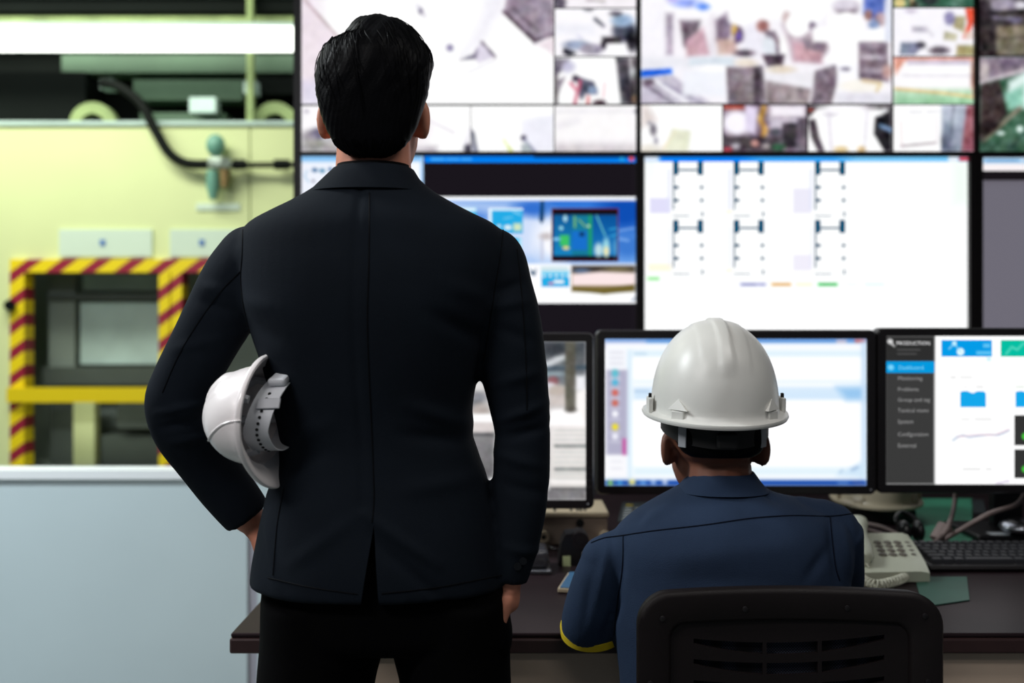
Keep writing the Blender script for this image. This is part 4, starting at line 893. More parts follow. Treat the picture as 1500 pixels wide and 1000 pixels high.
for i, p in enumerate(path):
    a = i * 2 * math.pi / 13
    t_ = Vector(path[min(i + 1, len(path) - 1)]) - Vector(path[max(i - 1, 0)]); t_.normalize()
    u = t_.cross(Vector((0, 0, 1))).normalized(); w = u.cross(t_)
    pts.append(Vector(p) + (u * math.cos(a) + w * math.sin(a)) * .0085)
MB().tube(pts, .0022, 6).build('coiled_cord', 'cord_beige', ph, True)

# ---- keyboard
K0, K1 = onz(1366, 838), onz(1344, 797, .03)
kx0 = K0.x - .006; ky0, ky1 = K0.y, K0.y + .165; klen = .44
kb = thing('keyboard', 'black computer keyboard beside the telephone, cut by the frame', 'keyboard', (kx0 + klen / 2, (ky0 + ky1) / 2, DZ))
m = MB(); m.prism([(0, 0)] * 0 + [(0, 0), (1, 0), (1, 1)], 0, 1) if False else None
prof = [(ky0, DZ + .002), (ky0 - .004, DZ + .008), (ky0, DZ + .014), (ky0 + .02, DZ + .016), (ky1, DZ + .03), (ky1 + .003, DZ + .02), (ky1, DZ + .002)]
n = len(prof)
m.add([(kx0, y, z) for y, z in prof] + [(kx0 + klen, y, z) for y, z in prof], [tuple(range(n)), tuple(reversed(range(n, 2 * n)))] + [(i, (i + 1) % n, (i + 1) % n + n, i + n) for i in range(n)])
m.build('housing', 'bezel_black', kb)
sl = (.03 - .016) / (ky1 - ky0 - .02)
rows = [(6, [1.25, 1.25, 1.25, 5.5, 1.25, 1.25, 1.25, 1.25, 1, 1, 1, 1, 1]), (5, [2.25] + [1] * 10 + [2.75, 1, 1, 1, 1, 1]), (4, [1.75] + [1] * 11 + [2.25, 1, 1, 1, 1]), (3, [1.5] + [1] * 12 + [1.5, 1, 1, 1, 1]), (2, [1] * 13 + [2, 1, 1, 1, 1]), (1, [1] * 19)]
key_mesh = {}
for ri, widths in rows:
    x = kx0 + .012; y = ky0 + .024 + (6 - ri) * .0222 + (.004 if ri == 1 else 0)
    z = DZ + .016 + sl * (y - ky0 - .02) + .004
    for w in widths:
        wd = w * .0192
        if x + wd > kx0 + klen - .008: break
        if w not in key_mesh:
            q = MB(); a, b_ = wd / 2 - .001, .0095
            a2, b2 = a - .0022, b_ - .0024
            q.add([(-a, -b_, -.004), (a, -b_, -.004), (a, b_, -.004), (-a, b_, -.004), (-a2, -b2, .005), (a2, -b2, .005), (a2, b2, .005), (-a2, b2, .005)], [(0, 3, 2, 1), (4, 5, 6, 7), (0, 1, 5, 4), (1, 2, 6, 5), (2, 3, 7, 6), (3, 0, 4, 7)])
            key_mesh[w] = q.mesh('key'); key_mesh[w].materials.append(MATS['keys_black'])
        k_ = bpy.data.objects.new('key', key_mesh[w]); link(k_, kb)
        k_.location = Vector((x + wd / 2, y, z)) - org(kb); k_.rotation_euler = (math.atan(sl), 0, 0)
        x += wd
# ---- cables by the right monitor
c1 = [P(1401, 700, 2.6), P(1398, 740, 2.62), onz(1388, 772, .06), onz(1375, 790, .03), onz(1367, 796, .008)]
cb1 = thing('cable', 'grey cable with a thick ferrite lump hanging below the right monitor', 'cable', onz(1375, 796))
MB().tube([Vector(p) for p in smooth_path([tuple(p) for p in c1], 8)], .0058, 10).build('lead', 'cable_grey', cb1, True)
a, b = onz(1386, 770, .055), onz(1373, 792, .022)
MB().tube([a, a * .97 + b * .03, a * .03 + b * .97, b], [.015, .019, .019, .015], 18).build('ferrite', 'cable_grey', cb1, True)
c2 = [P(1504, 716, 2.53), P(1490, 738, 2.49), onz(1450, 752, .1), onz(1410, 774, .06), onz(1378, 793, .02), onz(1364, 799, .006)]
tag(MB().tube([Vector(p) for p in smooth_path([tuple(p) for p in c2], 8)], .0058, 10).build('cable', 'cable_grey', None, True, base=onz(1410, 790)), 'grey cable slanting from the right monitor down to the desk', 'cable')
for k, (pp, lb) in enumerate((([(1252, 768), (1280, 772), (1312, 784), (1330, 795)], 'pinkish cable lying nearest behind the telephone'), ([(1254, 758), (1290, 765), (1318, 778), (1338, 790)], 'pinkish cable lying second behind the telephone'))):
    tag(MB().tube([Vector(p) for p in smooth_path([tuple(onz(x, y + 6, .02)) for x, y in pp], 8)], .005, 8).build('cable', 'cable_grey', None, True, base=onz(pp[1][0], pp[1][1] + 6)), lb, 'cable')
# silver mouse on the monitor foot
c = P(1500, 768, 2.47); ms = thing('computer_mouse', 'silver and black mouse at the right edge by the monitor foot', 'mouse', (c.x, 2.50, DZ + .017))
MB().ell((c.x, 2.50, DZ + .034), (.042, .05, .017)).build('shell', 'chrome', ms, True)
MB().ell((c.x + .004, 2.497, DZ + .041), (.032, .04, .014)).build('top', 'plastic_black', ms, True)
# black unit under the cream helmet
ub = onz(1300, 796); un = thing('black_unit', 'black equipment unit under the cream helmet behind the telephone', 'equipment', (ub.x - .02, 2.75, DZ))
MB().rbox((P(1290, 0, 2.7).x, 2.78, DZ + .02), (.19, .16, .038), .004).build('body', 'plastic_black', un)
MB().rbox((P(1290, 0, 2.7).x, 2.699, DZ + .02), (.15, .004, .02), .001).build('front_panel', 'bezel_black', un)
hx = onz(1341, 796); hs_ = thing('headset', 'black headset standing behind the telephone at the green mat', 'headset', (hx.x, hx.y, DZ))
MB().tube([Vector(p) for p in smooth_path([(hx.x - .02, hx.y + .02, DZ + .02), (hx.x - .028, hx.y + .05, DZ + .05), (hx.x + .0, hx.y + .08, DZ + .06), (hx.x + .022, hx.y + .05, DZ + .045), (hx.x + .016, hx.y + .02, DZ + .02)], 8)], .006, 10).build('band', 'plastic_black', hs_, True)
MB().ell((hx.x - .02, hx.y + .02, DZ + .026), (.016, .028, .026)).build('ear_cup', 'plastic_black', hs_, True)
MB().ell((hx.x + .014, hx.y + .02, DZ + .026), (.014, .028, .026)).build('ear_cup', 'plastic_black', hs_, True)

# ================================================================== hard hats
def frame(center, front, up):
    u = Vector(up).normalized(); f = Vector(front); f = (f - u * f.dot(u)).normalized(); r = f.cross(u)
    M = Matrix((r, f, u)).transposed().to_4x4(); M.translation = Vector(center); return M
def helmet(label, M, m_shell, m_band, m_tab, ax=.104, ay=.126, h=.148, peak=.03, band=True, holes=False, ridge=.004, marks=True):
    t = thing('hard_hat', label, 'hard hat', group='white and cream hard hats', mw=M)
    N, K = 120, 44
    def dome(e, a, s=1.0, rd=True):
        ce, se = math.cos(e) ** (2 / 2.2), math.sin(e) ** (2 / 2.2)
        x, y, z = ax * s * ce * math.cos(a), ay * s * ce * math.sin(a), (h - (1 - s) * .08) * se
        if rd:
            fade = min(1, max(0, (e - math.radians(24)) / math.radians(10)))
            q = 0
            q += ridge * max(0, min(1, (.0115 - abs(x)) / .003))
            q += ridge * .45 * max(0, min(1, (.040 - abs(x)) / .003))
            q *= fade
            n = Vector((x / ax ** 2, y / ay ** 2, z / h ** 2)).normalized()
            x, y, z = x + n.x * q, y + n.y * q, z + n.z * q
        return (x, y, z)
    def brim(a): return .0135 + peak * max(0, math.sin(a)) ** 3
    A = [2 * math.pi * i / N for i in range(N)]
    rings = []
    for k in range(K, -1, -4): rings.append([dome(math.pi / 2 * min(.995, k / K), a, .965, False) for a in A])
    def br(a, o, z):
        b = brim(a) + o; zz = z - .006 * max(0, -math.sin(a)) - .010 * max(0, math.sin(a)) ** 3
        return ((ax + b) * math.cos(a), (ay + b) * math.sin(a), zz)
    rings.append([br(a, -.003, -.007) for a in A]); rings.append([br(a, 0, -.0065) for a in A])
    rings.append([br(a, .0018, -.003) for a in A]); rings.append([br(a, 0.0008, .0005) for a in A]); rings.append([br(a, -.0025, 0.0) for a in A])
    rings.append([(p[0] * 1.012, p[1] * 1.012, .0035 - .004 * max(0, -math.sin(a))) for a in A for p in [dome(0, a)]])
    for k in range(1, K + 1): rings.append([dome(math.pi / 2 * min(.998, k / K), a) for a in A])
    MB().loft(rings).build('shell', m_shell, t, True)
    def surf(x, z, sgn=-1):
        ez = math.asin(min(.98, z / h)); ce = math.cos(ez); y = sgn * ay * math.sqrt(max(0, ce ** 2 - (x / ax) ** 2)); return Vector((x, y, z))
    for sx in ((-1, 1) if marks else ()):
        # raised arrow heads over the strap slots at the back
        b = [surf(sx * .073 + o, .013) for o in (-.0125, .0125)]; tp = surf(sx * .073, .030)
        out = Vector((sx * .5, -.85, 0)) * .008
        MB().add([b[0], b[1], tp, b[0] + out, b[1] + out, tp + out * .25], [(0, 1, 2), (3, 5, 4), (0, 3, 4, 1), (1, 4, 5, 2), (2, 5, 3, 0)]).build('arrow_mark', m_shell, t)
        c = surf(sx * .074, .004)
        MB().rbox(c + Vector((sx * .001, -.002, 0)), (.024, .006, .016), .002, m=Matrix.Rotation(sx * math.radians(42), 3, 'Z')).build('slot_housing', m_shell, t)
        MB().rbox((sx * (ax + .005), -.012, .012), (.007, .034, .024), .002).build('side_lug', m_shell, t)
        MB().rbox((sx * (ax + .005), -.016, .027), (.005, .006, .008), .001).build('clip', m_band, t)
    if band:
        bx, by = ax - .018, ay - .022
        def bring(off, z): return [((bx + off) * math.cos(a), (by + off) * math.sin(a), z - .016 * max(0, -math.sin(a))) for a in A]
        bo = MB().loft([bring(0, -.032), bring(.0015, -.032), bring(.0015, .004), bring(0, .004), bring(0, -.032)], cap=False).build('headband', m_band, t, True)
        for sg in (0.6, 2.2, -0.6, -2.2):
            p0 = Vector(((bx) * math.cos(sg), by * math.sin(sg), 0)); p1 = Vector((ax * .83 * math.cos(sg), ay * .83 * math.sin(sg), .03))
            MB().tube([p0, p1, p1 * .6 + Vector((0, 0, h * .5)), Vector((0, 0, h * .78))], [.006, .006, .006, .006], 6).build('crown_strap', m_band, t)
        for sx in (-1, 1):
            a = -math.pi / 2 + sx * math.radians(46)
            c = Vector(((bx + .004) * math.cos(a), (by + .004) * math.sin(a), -.033))
            MB().rbox(c, (.015, .003, .033), .001, m=Matrix.Rotation(a + math.pi / 2, 3, 'Z')).build('strap_tab', m_tab, t)
        MB().rbox((0, -by - .006, -.034), (.034, .011, .026), .004).build('ratchet', m_band, t)
        if holes:
            for k in range(13):
                a = math.radians(-118 - k * 9.5)
                p = Vector((bx * math.cos(a), by * math.sin(a), -.016 - .014 * max(0, -math.sin(a)))); n = Vector((math.cos(a), math.sin(a), 0))
                MB().tube([p - n * .0008, p + n * .0026], .0022, 8).build('hole', 'hole_black', bo)
    return t
# worn by the seated worker
helmet('dusty white hard hat worn by the seated worker', frame(P(1046, 597, 1.715) + Vector((0, .0, -.004)), (0.0, 1, .06), (0.0, -.06, 1)), 'helmet_white', 'strap_black', 'strap_grey', ax=.1045, ay=.125, h=.150, ridge=.0032)
# held under the arm of the standing man
hh = helmet('clean white hard hat held under the arm of the standing man', frame(P(387, 607, 1.425), (.09, .30, -.94), (-.96, .20, -.04)), 'helmet_white_clean', 'strap_pale', 'strap_grey', ax=.078, ay=.068, h=.080, marks=False, peak=.022, holes=True, ridge=.003)
_sh = [o for o in hh.children if o.name.startswith('shell')][0]
_b = BVHTree.FromPolygons([hh.matrix_world @ v.co for v in _sh.data.vertices], [tuple(p.vertices) for p in _sh.data.polygons])
def _on(px, py):
    o_ = Vector((0, 0, CAM_Z)); h, nn, _, _ = _b.ray_cast(o_, (P(px, py, 1.0) - o_).normalized()); return hh.matrix_world.inverted() @ (h + nn * .0008) if h is not None else None
for ln in ([(352, 616), (340, 617), (325, 622), (311, 634), (306, 645)], [(354, 618), (359, 640), (364, 650)], [(306, 645), (314, 660), (330, 676)]):
    p = [q for q in (_on(*[float(v) for v in w]) for w in smooth_path(ln, 5)) if q is not None]
    if len(p) > 3: MB().tube(p, .0013, 6).build('moulded_rib', 'helmet_white_clean', hh, True)
# lying on the black unit behind the telephone
helmet('cream hard hat lying behind the telephone under the monitors', frame(Vector((P(1287, 0, 2.78).x, 2.80, DZ + .055)), (0.05, 1, 0), (0, 0, 1)), 'helmet_cream', 'strap_black', 'strap_grey', h=.13, band=False)

# ================================================================== office chair
CD = 1.50
ch = thing('office_chair', 'dark plastic office chair with slotted back behind the worker', 'chair', (.402, 1.72, 0))
def cx(px, py): p = P(px, py, CD); return (p.x, p.z)
def rr(x0, x1, z0, z1, r, n=8):
    out = []
    for qx, qz, a0 in ((x1 - r, z1 - r, 0), (x0 + r, z1 - r, 90), (x0 + r, z0 + r, 180), (x1 - r, z0 + r, 270)):
        for i in range(n + 1):
            an = math.radians(a0 + 90 * i / n); out.append((qx + r * math.cos(an), qz + r * math.sin(an)))
    return out
xl, zt = cx(931, 866); xr, _ = cx(1375, 866); zb = .46
crown = lambda x: .004 * (1 - ((x - (xl + xr) / 2) / ((xr - xl) / 2)) ** 2)
def bend(x): return .022 * (1 - ((x - (xl + xr) / 2) / ((xr - xl) / 2)) ** 2) - .022       # the back is dished: edges come towards the camera
ol = rr(xl, xr, zb, zt, .046, 10); il = rr(xl + .048, xr - .044, zb + .05, zt - .045, .022, 10)
n = len(ol)
def v3(p, y, s=0): return (p[0], CD + y - bend(p[0]) * -1, p[1] + (crown(p[0]) if p[1] > .7 else 0))
def inset(poly, q):
    mx = sum(p[0] for p in poly) / len(poly); mz = sum(p[1] for p in poly) / len(poly)
    hx = max(p[0] for p in poly) - mx; hz = max(p[1] for p in poly) - mz
    return [(mx + (p[0] - mx) * (1 - q / hx), mz + (p[1] - mz) * (1 - q / hz)) for p in poly]
# resample straight runs so that the dish follows
def dense(poly, k=0):
    out = []
    for i, p in enumerate(poly):
        q = poly[(i + 1) % len(poly)]; L = math.hypot(q[0] - p[0], q[1] - p[1]); s = 10
        big = (i % 11 == 10)
        for j in range(s if big else 1): out.append((p[0] + (q[0] - p[0]) * j / (s if big else 1), p[1] + (q[1] - p[1]) * j / (s if big else 1)))
    return out
ol, il = dense(ol), dense(il); n = len(ol)
layers = [[v3(p, .028) for p in inset(ol, .002)], [v3(p, .006) for p in ol], [v3(p, .001) for p in inset(ol, .003)], [v3(p, 0) for p in inset(ol, .008)], [v3(p, 0) for p in inset(il, -.003)], [v3(p, .002) for p in il], [v3(p, .007) for p in inset(il, .003)], [v3(p, .028) for p in inset(il, .003)]]
MB().loft(layers + [layers[0]], cap=False).build('back_frame', 'chair_plastic', ch, True)
# inner panel with crescent slots, one bar after another
pm = MB(); x0, x1 = xl + .046, xr - .042; NX = 40
def slot_top(x, zc): u = (x - (xl + xr) / 2 - .003) / .139; return zc - .011 * (1 - u * u) + .003 * u
def slot_bot(x, zc): u = (x - (xl + xr) / 2 - .003) / .139; return zc - .007 - .022 * (1 - u * u) + .003 * u
rows_ = [cx(0, 932)[1], cx(0, 962)[1], cx(0, 993)[1], cx(0, 1024)[1], cx(0, 1055)[1]]
sx0, sx1 = cx(1016, 0)[0], cx(1295, 0)[0]; ribs = [(cx(1119, 0)[0], cx(1125, 0)[0]), (cx(1200, 0)[0], cx(1206, 0)[0])]
xs = sorted(set([x0 + (x1 - x0) * i / NX for i in range(NX + 1)] + [sx0, sx1] + [q for r_ in ribs for q in r_]))
def strip(f_hi, f_lo, xa, xb):
    xx = [x for x in xs if xa - 1e-6 <= x <= xb + 1e-6]; k = len(xx); vs = []
    for x in xx:
        b_ = bend(x)
        vs += [(x, CD + .008 + b_, f_hi(x)), (x, CD + .008 + b_, f_lo(x)), (x, CD + .014 + b_, f_hi(x)), (x, CD + .014 + b_, f_lo(x))]
    fs = []
    for i in range(k - 1):
        a, b = 4 * i, 4 * i + 4
        fs += [(a, b, b + 1, a + 1), (a + 2, a + 3, b + 3, b + 2), (a, a + 2, b + 2, b), (a + 1, b + 1, b + 3, a + 3)]
    fs += [(0, 1, 3, 2), (4 * k - 4, 4 * k - 2, 4 * k - 1, 4 * k - 3)]
    pm.add(vs, fs)
cl = lambda f, zc: (lambda x: f(min(max(x, sx0), sx1), zc))
strip(lambda x: zt - .04, cl(slot_top, rows_[0]), x0, x1)
for a, b in zip(rows_[:-1], rows_[1:]): strip(cl(slot_bot, a), cl(slot_top, b), x0, x1)
strip(cl(slot_bot, rows_[-1]), lambda x: zb + .045, x0, x1)
for zc in rows_:
    for a, b in [(x0, sx0), (sx1, x1)] + ribs: strip(cl(slot_top, zc), cl(slot_bot, zc), a, b)
pm.build('back_panel', 'chair_plastic', ch)
nv = MB(); vs = []; fs = []
for i, x in enumerate(xs): vs += [(x, CD + .02 + bend(x), zt - .045), (x, CD + .02 + bend(x), zb + .05)]
for i in range(len(xs) - 1): fs.append((2 * i, 2 * i + 1, 2 * i + 3, 2 * i + 2))
nv.add(vs, fs).build('net', 'chair_fabric', ch)
for px, py in ((968, 901), (1091, 891), (1240, 889), (1348, 897), (1352, 992), (950, 994)):
    x, z = cx(px, py); y = CD + bend(x)
    sc = MB().tube([(x, y + .003, z), (x, y - .0018, z), (x, y - .0026, z)], [.0042, .0042, .0025], 14).build('screw', 'bezel_black', ch, True)
MB().rbox((.402, 1.76, .455), (.46, .44, .07), .03, 4).build('seat', 'chair_fabric', ch, True)
MB().rbox((.402, 1.535, .47), (.07, .02, .16), .006).build('back_bracket', 'chair_plastic', ch)
MB().rbox((.402, 1.64, .405), (.07, .26, .02), .005).build('under_frame', 'chair_metal', ch)
MB().tube([(.402, 1.74, .42), (.402, 1.74, .12)], .026, 16).build('gas_lift', 'chair_metal', ch, True)
for k in range(5):
    a = math.radians(90 + 72 * k); e = Vector((.402 + .27 * math.cos(a), 1.74 + .27 * math.sin(a), .085))
    lg_ = MB().tube([(.402, 1.74, .12), e], [.026, .018], 10).build('base_leg', 'chair_plastic', ch, True)
    MB().ell((e.x, e.y, .03), (.018, .03, .03)).build('caster', 'plastic_black', lg_, True)

# ================================================================== people
def hand(mb, w, fd, pn, side, curl=(.35, .35, .35), s=1.0, thumb_in=0.3):
    """palm, four fingers of different length, thumb from the side of the palm; fd finger direction, pn palm side"""
    fd = Vector(fd).normalized(); pn = Vector(pn); pn = (pn - fd * pn.dot(fd)).normalized(); lt = fd.cross(pn) * side; w = Vector(w)
    L = [.046, .052, .048, .037]; kn = []
    for i in range(4):
        k = w + fd * (.088 - .006 * abs(i - 1.2)) * s + lt * (.030 - .020 * i) * s
        kn.append(k); mb.cap(w + lt * (.016 - .011 * i) * s + fd * .004, k, .0135 * s, .0115 * s, 10)
    for i in range(4):
        p = kn[i]; d = fd.copy()
        for j, f in enumerate((1.0, .62, .48)):
            ax_ = lt.normalized() * side
            an = curl[j]
            d = (d * math.cos(an) + pn * math.sin(an)).normalized(); q = p + d * L[i] * f * s
            pn_ = (pn - d * pn.dot(d))
            mb.cap(p, q, (.0098 - .0009 * j) * s, (.0092 - .0010 * j) * s, 10); p = q
            pn2 = pn * math.cos(an) - fd * math.sin(an)
            if j == 0: fd2, pn1 = d, pn2
        # fingers keep bending towards the palm
    b = w + fd * .024 * s + lt * .026 * s; d1 = (fd * .55 + lt * .75 + pn * thumb_in).normalized(); m1 = b + d1 * .042 * s
    d2 = (fd * .85 + lt * .35 + pn * thumb_in).normalized()
    mb.cap(b, m1, .0135 * s, .011 * s, 10); mb.cap(m1, m1 + d2 * .034 * s, .0105 * s, .009 * s, 10)
def head(mb, c, M):
    """c ear level centre; M turns the head; skull, jaw, chin, nose, brow, ears"""
    def e(p, r, rot=None): mb.ell(Vector(c) + M @ Vector(p), r, (M @ rot) if rot else M)
    e((0, -.004, .048), (.074, .093, .090)); e((0, .030, -.015), (.062, .066, .078)); e((0, .066, -.066), (.026, .024, .018)); e((0, .040, -.055), (.048, .045, .030))
    e((0, .096, .012), (.010, .012, .026), Matrix.Rotation(math.radians(-16), 3, 'X')); e((0, .104, -.006), (.014, .013, .010)); e((0, .078, .040), (.046, .014, .010)); e((0, .083, -.036), (.024, .010, .006)); e((0, .082, -.046), (.020, .010, .006))
    for sx in (-1, 1):
        e((sx * .073, -.006, -.002), (.009, .017, .029), Matrix.Rotation(sx * math.radians(22), 3, 'Z')); e((sx * .068, .0, -.012), (.010, .012, .016)); e((sx * .036, .070, -.012), (.018, .016, .016))
def face_parts(c, M, parent, brow='hair_black'):
    for sx in (-1, 1):
        p = Vector(c) + M @ Vector((sx * .031, .077, .016))
        ey = MB().ell(p, (.0125, .010, .009), M, 14, 10).build('eye', 'eye_white', parent, True)
        MB().ell(p + M @ Vector((0, .0072, 0)), (.0052, .004, .0052), M, 10, 8).build('iris', 'eye_iris', ey, True)
        MB().tube([Vector(c) + M @ Vector((sx * x, y, z)) for x, y, z in ((.014, .094, .040), (.03, .091, .045), (.046, .080, .041))], [.003, .0042, .002], 8).build('eyebrow', brow, parent, True)
    MB().tube([Vector(c) + M @ Vector((x, y, z)) for x, y, z in ((-.022, .086, -.041), (0, .0945, -.0405), (.022, .086, -.041))], [.002, .005, .002], 8).build('lips', 'lip', parent, True)
def bvh_of(me): return BVHTree.FromPolygons([v.co.copy() for v in me.vertices], [tuple(p.vertices) for p in me.polygons])
def lay(bvh, pts, off=.0008, per=6):
    """points of a line seen at pixels, laid on a surface"""
    o_ = Vector((0, 0, CAM_Z)); out = []
    for p in smooth_path(pts, per):
        d = (P(p[0], p[1], 1.0) - o_).normalized(); h, nn, _, _ = bvh.ray_cast(o_, d)
        if h is not None: out.append(h + nn * off * (1 if nn.dot(d) < 0 else -1))
    return out

# ------------------------------------------------------------------ the standing man (one millimetre per pixel at his depth)
MD = 1.5
def mp(px, py, dy=0.0):
    p = P(px, py, MD); return Vector((p.x, MD + dy, p.z))
def mring(py, xl, xr, hf, hb, dy=0.0, e=2.3, n=56):
    a, b = mp(xl, py), mp(xr, py); return ring(a.x, b.x, MD + dy, hf, hb, a.z, n, e)
def ap(px, py, dy=0.0): return P(px, py, MD + dy)
hc = mp(547.5, 174, .010); HM = Matrix.Identity(3)
body = MB(); head(body, hc, HM)
body.cap(hc + Vector((0, -.006, -.01)), mp(547, 300, .0), .053, .058)
body.cap(mp(546, 340), mp(546, 640), .085, .085); body.cap(mp(546, 640), mp(560, 830), .085, .10)
body.cap(mp(430, 380), mp(670, 380), .06, .06); body.cap(mp(480, 800), mp(640, 800), .085, .085)
for s_, hipx, kx, ax_ in ((-1, 478, 450, 440), (1, 655, 680, 690)):
    hip = mp(hipx, 850); kn = Vector((mp(kx, 0).x, MD + .01, .48)); an = Vector((mp(ax_, 0).x, MD - .01, .09))
    body.cap(hip, kn, .072, .05); body.cap(kn, an, .048, .036); body.cap(an, an + Vector((0, .14, -.05)), .034, .028)
# left arm (towards the left edge of the picture): held out, hand on the hip
LA = [(402, 352, 0, .030), (384, 370, 0, .052), (366, 394, .0, .056), (347, 420, .005, .055), (323, 459, .015, .0515), (293, 514, .03, .0485), (270, 560, .04, .0475), (259, 592, .045, .047), (268, 628, .06, .045), (294, 668, .085, .043), (322, 704, .105, .043), (349, 738, .115, .040), (363, 756, .12, .0375)]
RA = [(692, 352, 0, .030), (704, 368, 0, .050), (716, 390, 0, .056), (727, 422, -.005, .0535), (740, 470, -.01, .0515), (752, 540, -.012, .049), (760, 590, -.012, .044), (765, 630, -.012, .0405), (764, 690, -.015, .0415), (761, 745, -.02, .0385), (756, 795, -.026, .034), (749, 833, -.03, .029), (746, 850, -.03, .0265)]
for arm in (LA, RA):
    for a, b in zip(arm[:-1], arm[1:]): body.cap(ap(a[0], a[1], a[2]), ap(b[0], b[1], b[2]), a[3] * .72, b[3] * .72, 12)
hand(body, ap(371, 764, .122), (.62, .26, -.62), (.75, -.3, .4), 1, (.25, .3, .25), thumb_in=.1)
body.cap(ap(363, 755, .12), ap(375, 768, .122), .024, .022)
hand(body, ap(744, 868, -.03), (-.32, .18, -1), (-1, 0, .3), 1, (.2, .25, .2), s=.88, thumb_in=.15)
body.cap(ap(746, 840, -.03), ap(745, 880, -.028), .0175, .017)
me = remesh(body, .0042, 3)
base = Vector((mp(546, 0).x, MD, 0)); shift(me, base)
man = finish('person', me, 'skin', None, True, base=base)
tag(man, 'person standing, seen from behind, black suit jacket, short black hair, helmet under arm', 'person')
face_parts(hc, HM, man)
# hair
hair_rows = [(23, 538, 560, -.010, .03), (27, 523, 579, -.032, .055), (35, 514, 598, -.050, .072), (46, 508, 611, -.066, .088), (61, 504, 621, -.080, .094), (67, 485, 625, -.086, .094), (77, 474, 632, -.095, .092), (92, 470, 636, -.102, .078), (110, 468.5, 635, -.103, .035), (130, 469, 632, -.102, .012), (150, 471.5, 629, -.099, 0.), (170, 476, 624, -.095, -.012), (190, 483, 617, -.091, -.022), (208, 491, 609, -.087, -.028), (223, 501, 598, -.083, -.034), (234, 515, 584, -.078, -.04), (240, 530, 568, -.073, -.045)]
def hair_at(t, a, off=0.0):
    """t row position 0..1, a angle"""
    k = t * (len(hair_rows) - 1); i = min(int(k), len(hair_rows) - 2); f = k - i
    r0, r1 = hair_rows[i], hair_rows[i + 1]; v = [r0[j] * (1 - f) + r1[j] * f for j in range(5)]
    x0, x1 = mp(v[1], v[0]).x, mp(v[2], v[0]).x; yc = MD + .010 + (v[3] + v[4]) / 2; hy = (v[4] - v[3]) / 2
    e = 2.25; c, s_ = math.cos(a), math.sin(a)
    return Vector(((x0 + x1) / 2 + ((x1 - x0) / 2 + off) * math.copysign(abs(c) ** (2 / e), c), yc + (hy + off) * math.copysign(abs(s_) ** (2 / e), s_), mp(0, v[0]).z))
hm = MB(); rs = []
for k in range(61):
    rs.append([hair_at(k / 60, 2 * math.pi * i / 64) for i in range(64)])
hm.loft(rs)
hme = remesh(hm, .003, 2)
co = getco(hme); no = getno(hme)
# combed strands: fine ridges running from the parting over the crown and down the back
X, Z = (co[:, 0] - mp(551, 0).x) * 1000, (mp(0, 174).z - co[:, 2]) * 1000
ph_ = (X * .9 - np.maximum(0, -Z - 20) * .55 + 6 * np.sin(Z / 26.0)) / 3.3
dis = .0004 * np.sin(ph_ * 2 * math.pi / 2.0) + .0009 * np.sin(ph_ * .73 + 1.3 + np.sin(Z / 30)) * np.clip(-(Z - 10) / 80, 0, 1)
setco(hme, co + no * dis[:, None]); shift(hme, base)
hair = finish('hair', hme, 'hair_black', man, True, off=base)
st = MB(); rr_ = random.Random(3)
for k in range(90):
    a = math.radians(rr_.uniform(195, 345)); t0 = rr_.uniform(.12, .5); t1 = t0 + rr_.uniform(.1, .28); da = rr_.uniform(.05, .35)
    pts = [hair_at(t0 + (t1 - t0) * q, a + da * q, .0010 + .0014 * math.sin(math.pi * q)) for q in (0, .25, .5, .75, 1)]
    st.tube(pts, [.0002, .0006, .0007, .0006, .0002], 5)
st.tube([mp(478, 90, -.005), mp(480, 76, -.005), mp(484, 66, -.006), mp(488.5, 55, -.008)], [.008, .0075, .0045, .0006], 10)
for k in range(230):
    a = math.radians(rr_.uniform(190, 350)); t0 = rr_.uniform(.84, .93); L = rr_.uniform(.05, .085)
    pts = [hair_at(min(.995, t0 + L * q), a, .0004 + .0016 * q) for q in (0, .5, 1)]
    st.tube(pts, [.0008, .0007, .0002], 4)
tag(st.build('hair_strands', 'hair_black', man, True), kind='stuff')
# black shirt collar and jacket
sc = MB(); sc.loft([mring(266, 489, 607, .062, .062), mring(255, 494, 602, .060, .060), mring(244, 495, 601, .059, .059), mring(243.5, 498, 598, .056, .056), mring(255, 499, 597, .055, .055)], cap=False)
sc.build('shirt_collar', 'shirt_black', man, True)
jk = MB()
T = [(246, 497, 600, .058, .060), (262, 479, 614, .066, .068), (280, 456, 634, .074, .080), (297, 428, 662, .080, .092), (313, 396, 693, .088, .104), (327, 370, 722, .096, .113), (342, 357, 737, .102, .120), (365, 353, 742, .108, .127), (400, 353, 744, .114, .134), (450, 360, 735, .117, .137), (500, 376, 712, .116, .133), (550, 392, 700, .114, .124), (600, 405, 692, .112, .115), (640, 413, 694, .112, .111), (670, 409, 703, .113, .112), (700, 400, 714, .115, .116), (750, 387, 727, .120, .125), (800, 376, 737, .126, .132), (830, 371, 742, .128, .134), (851, 370, 744, .128, .134)]
jk.loft([mring(*r_) for r_ in [tuple(x) for x in smooth_path(T, 3)]])
def sleeve(arm):
    pts = smooth_path([(*ap(a[0], a[1], a[2]), a[3]) for a in arm], 5)
    jk.tube([Vector(p[:3]) for p in pts], [p[3] for p in pts], 28)
sleeve(LA); sleeve(RA)
jk.ell(mp(380, 380), (.040, .066, .046)); jk.ell(mp(710, 380), (.042, .066, .048))
jme = remesh(jk, .0042, 5)
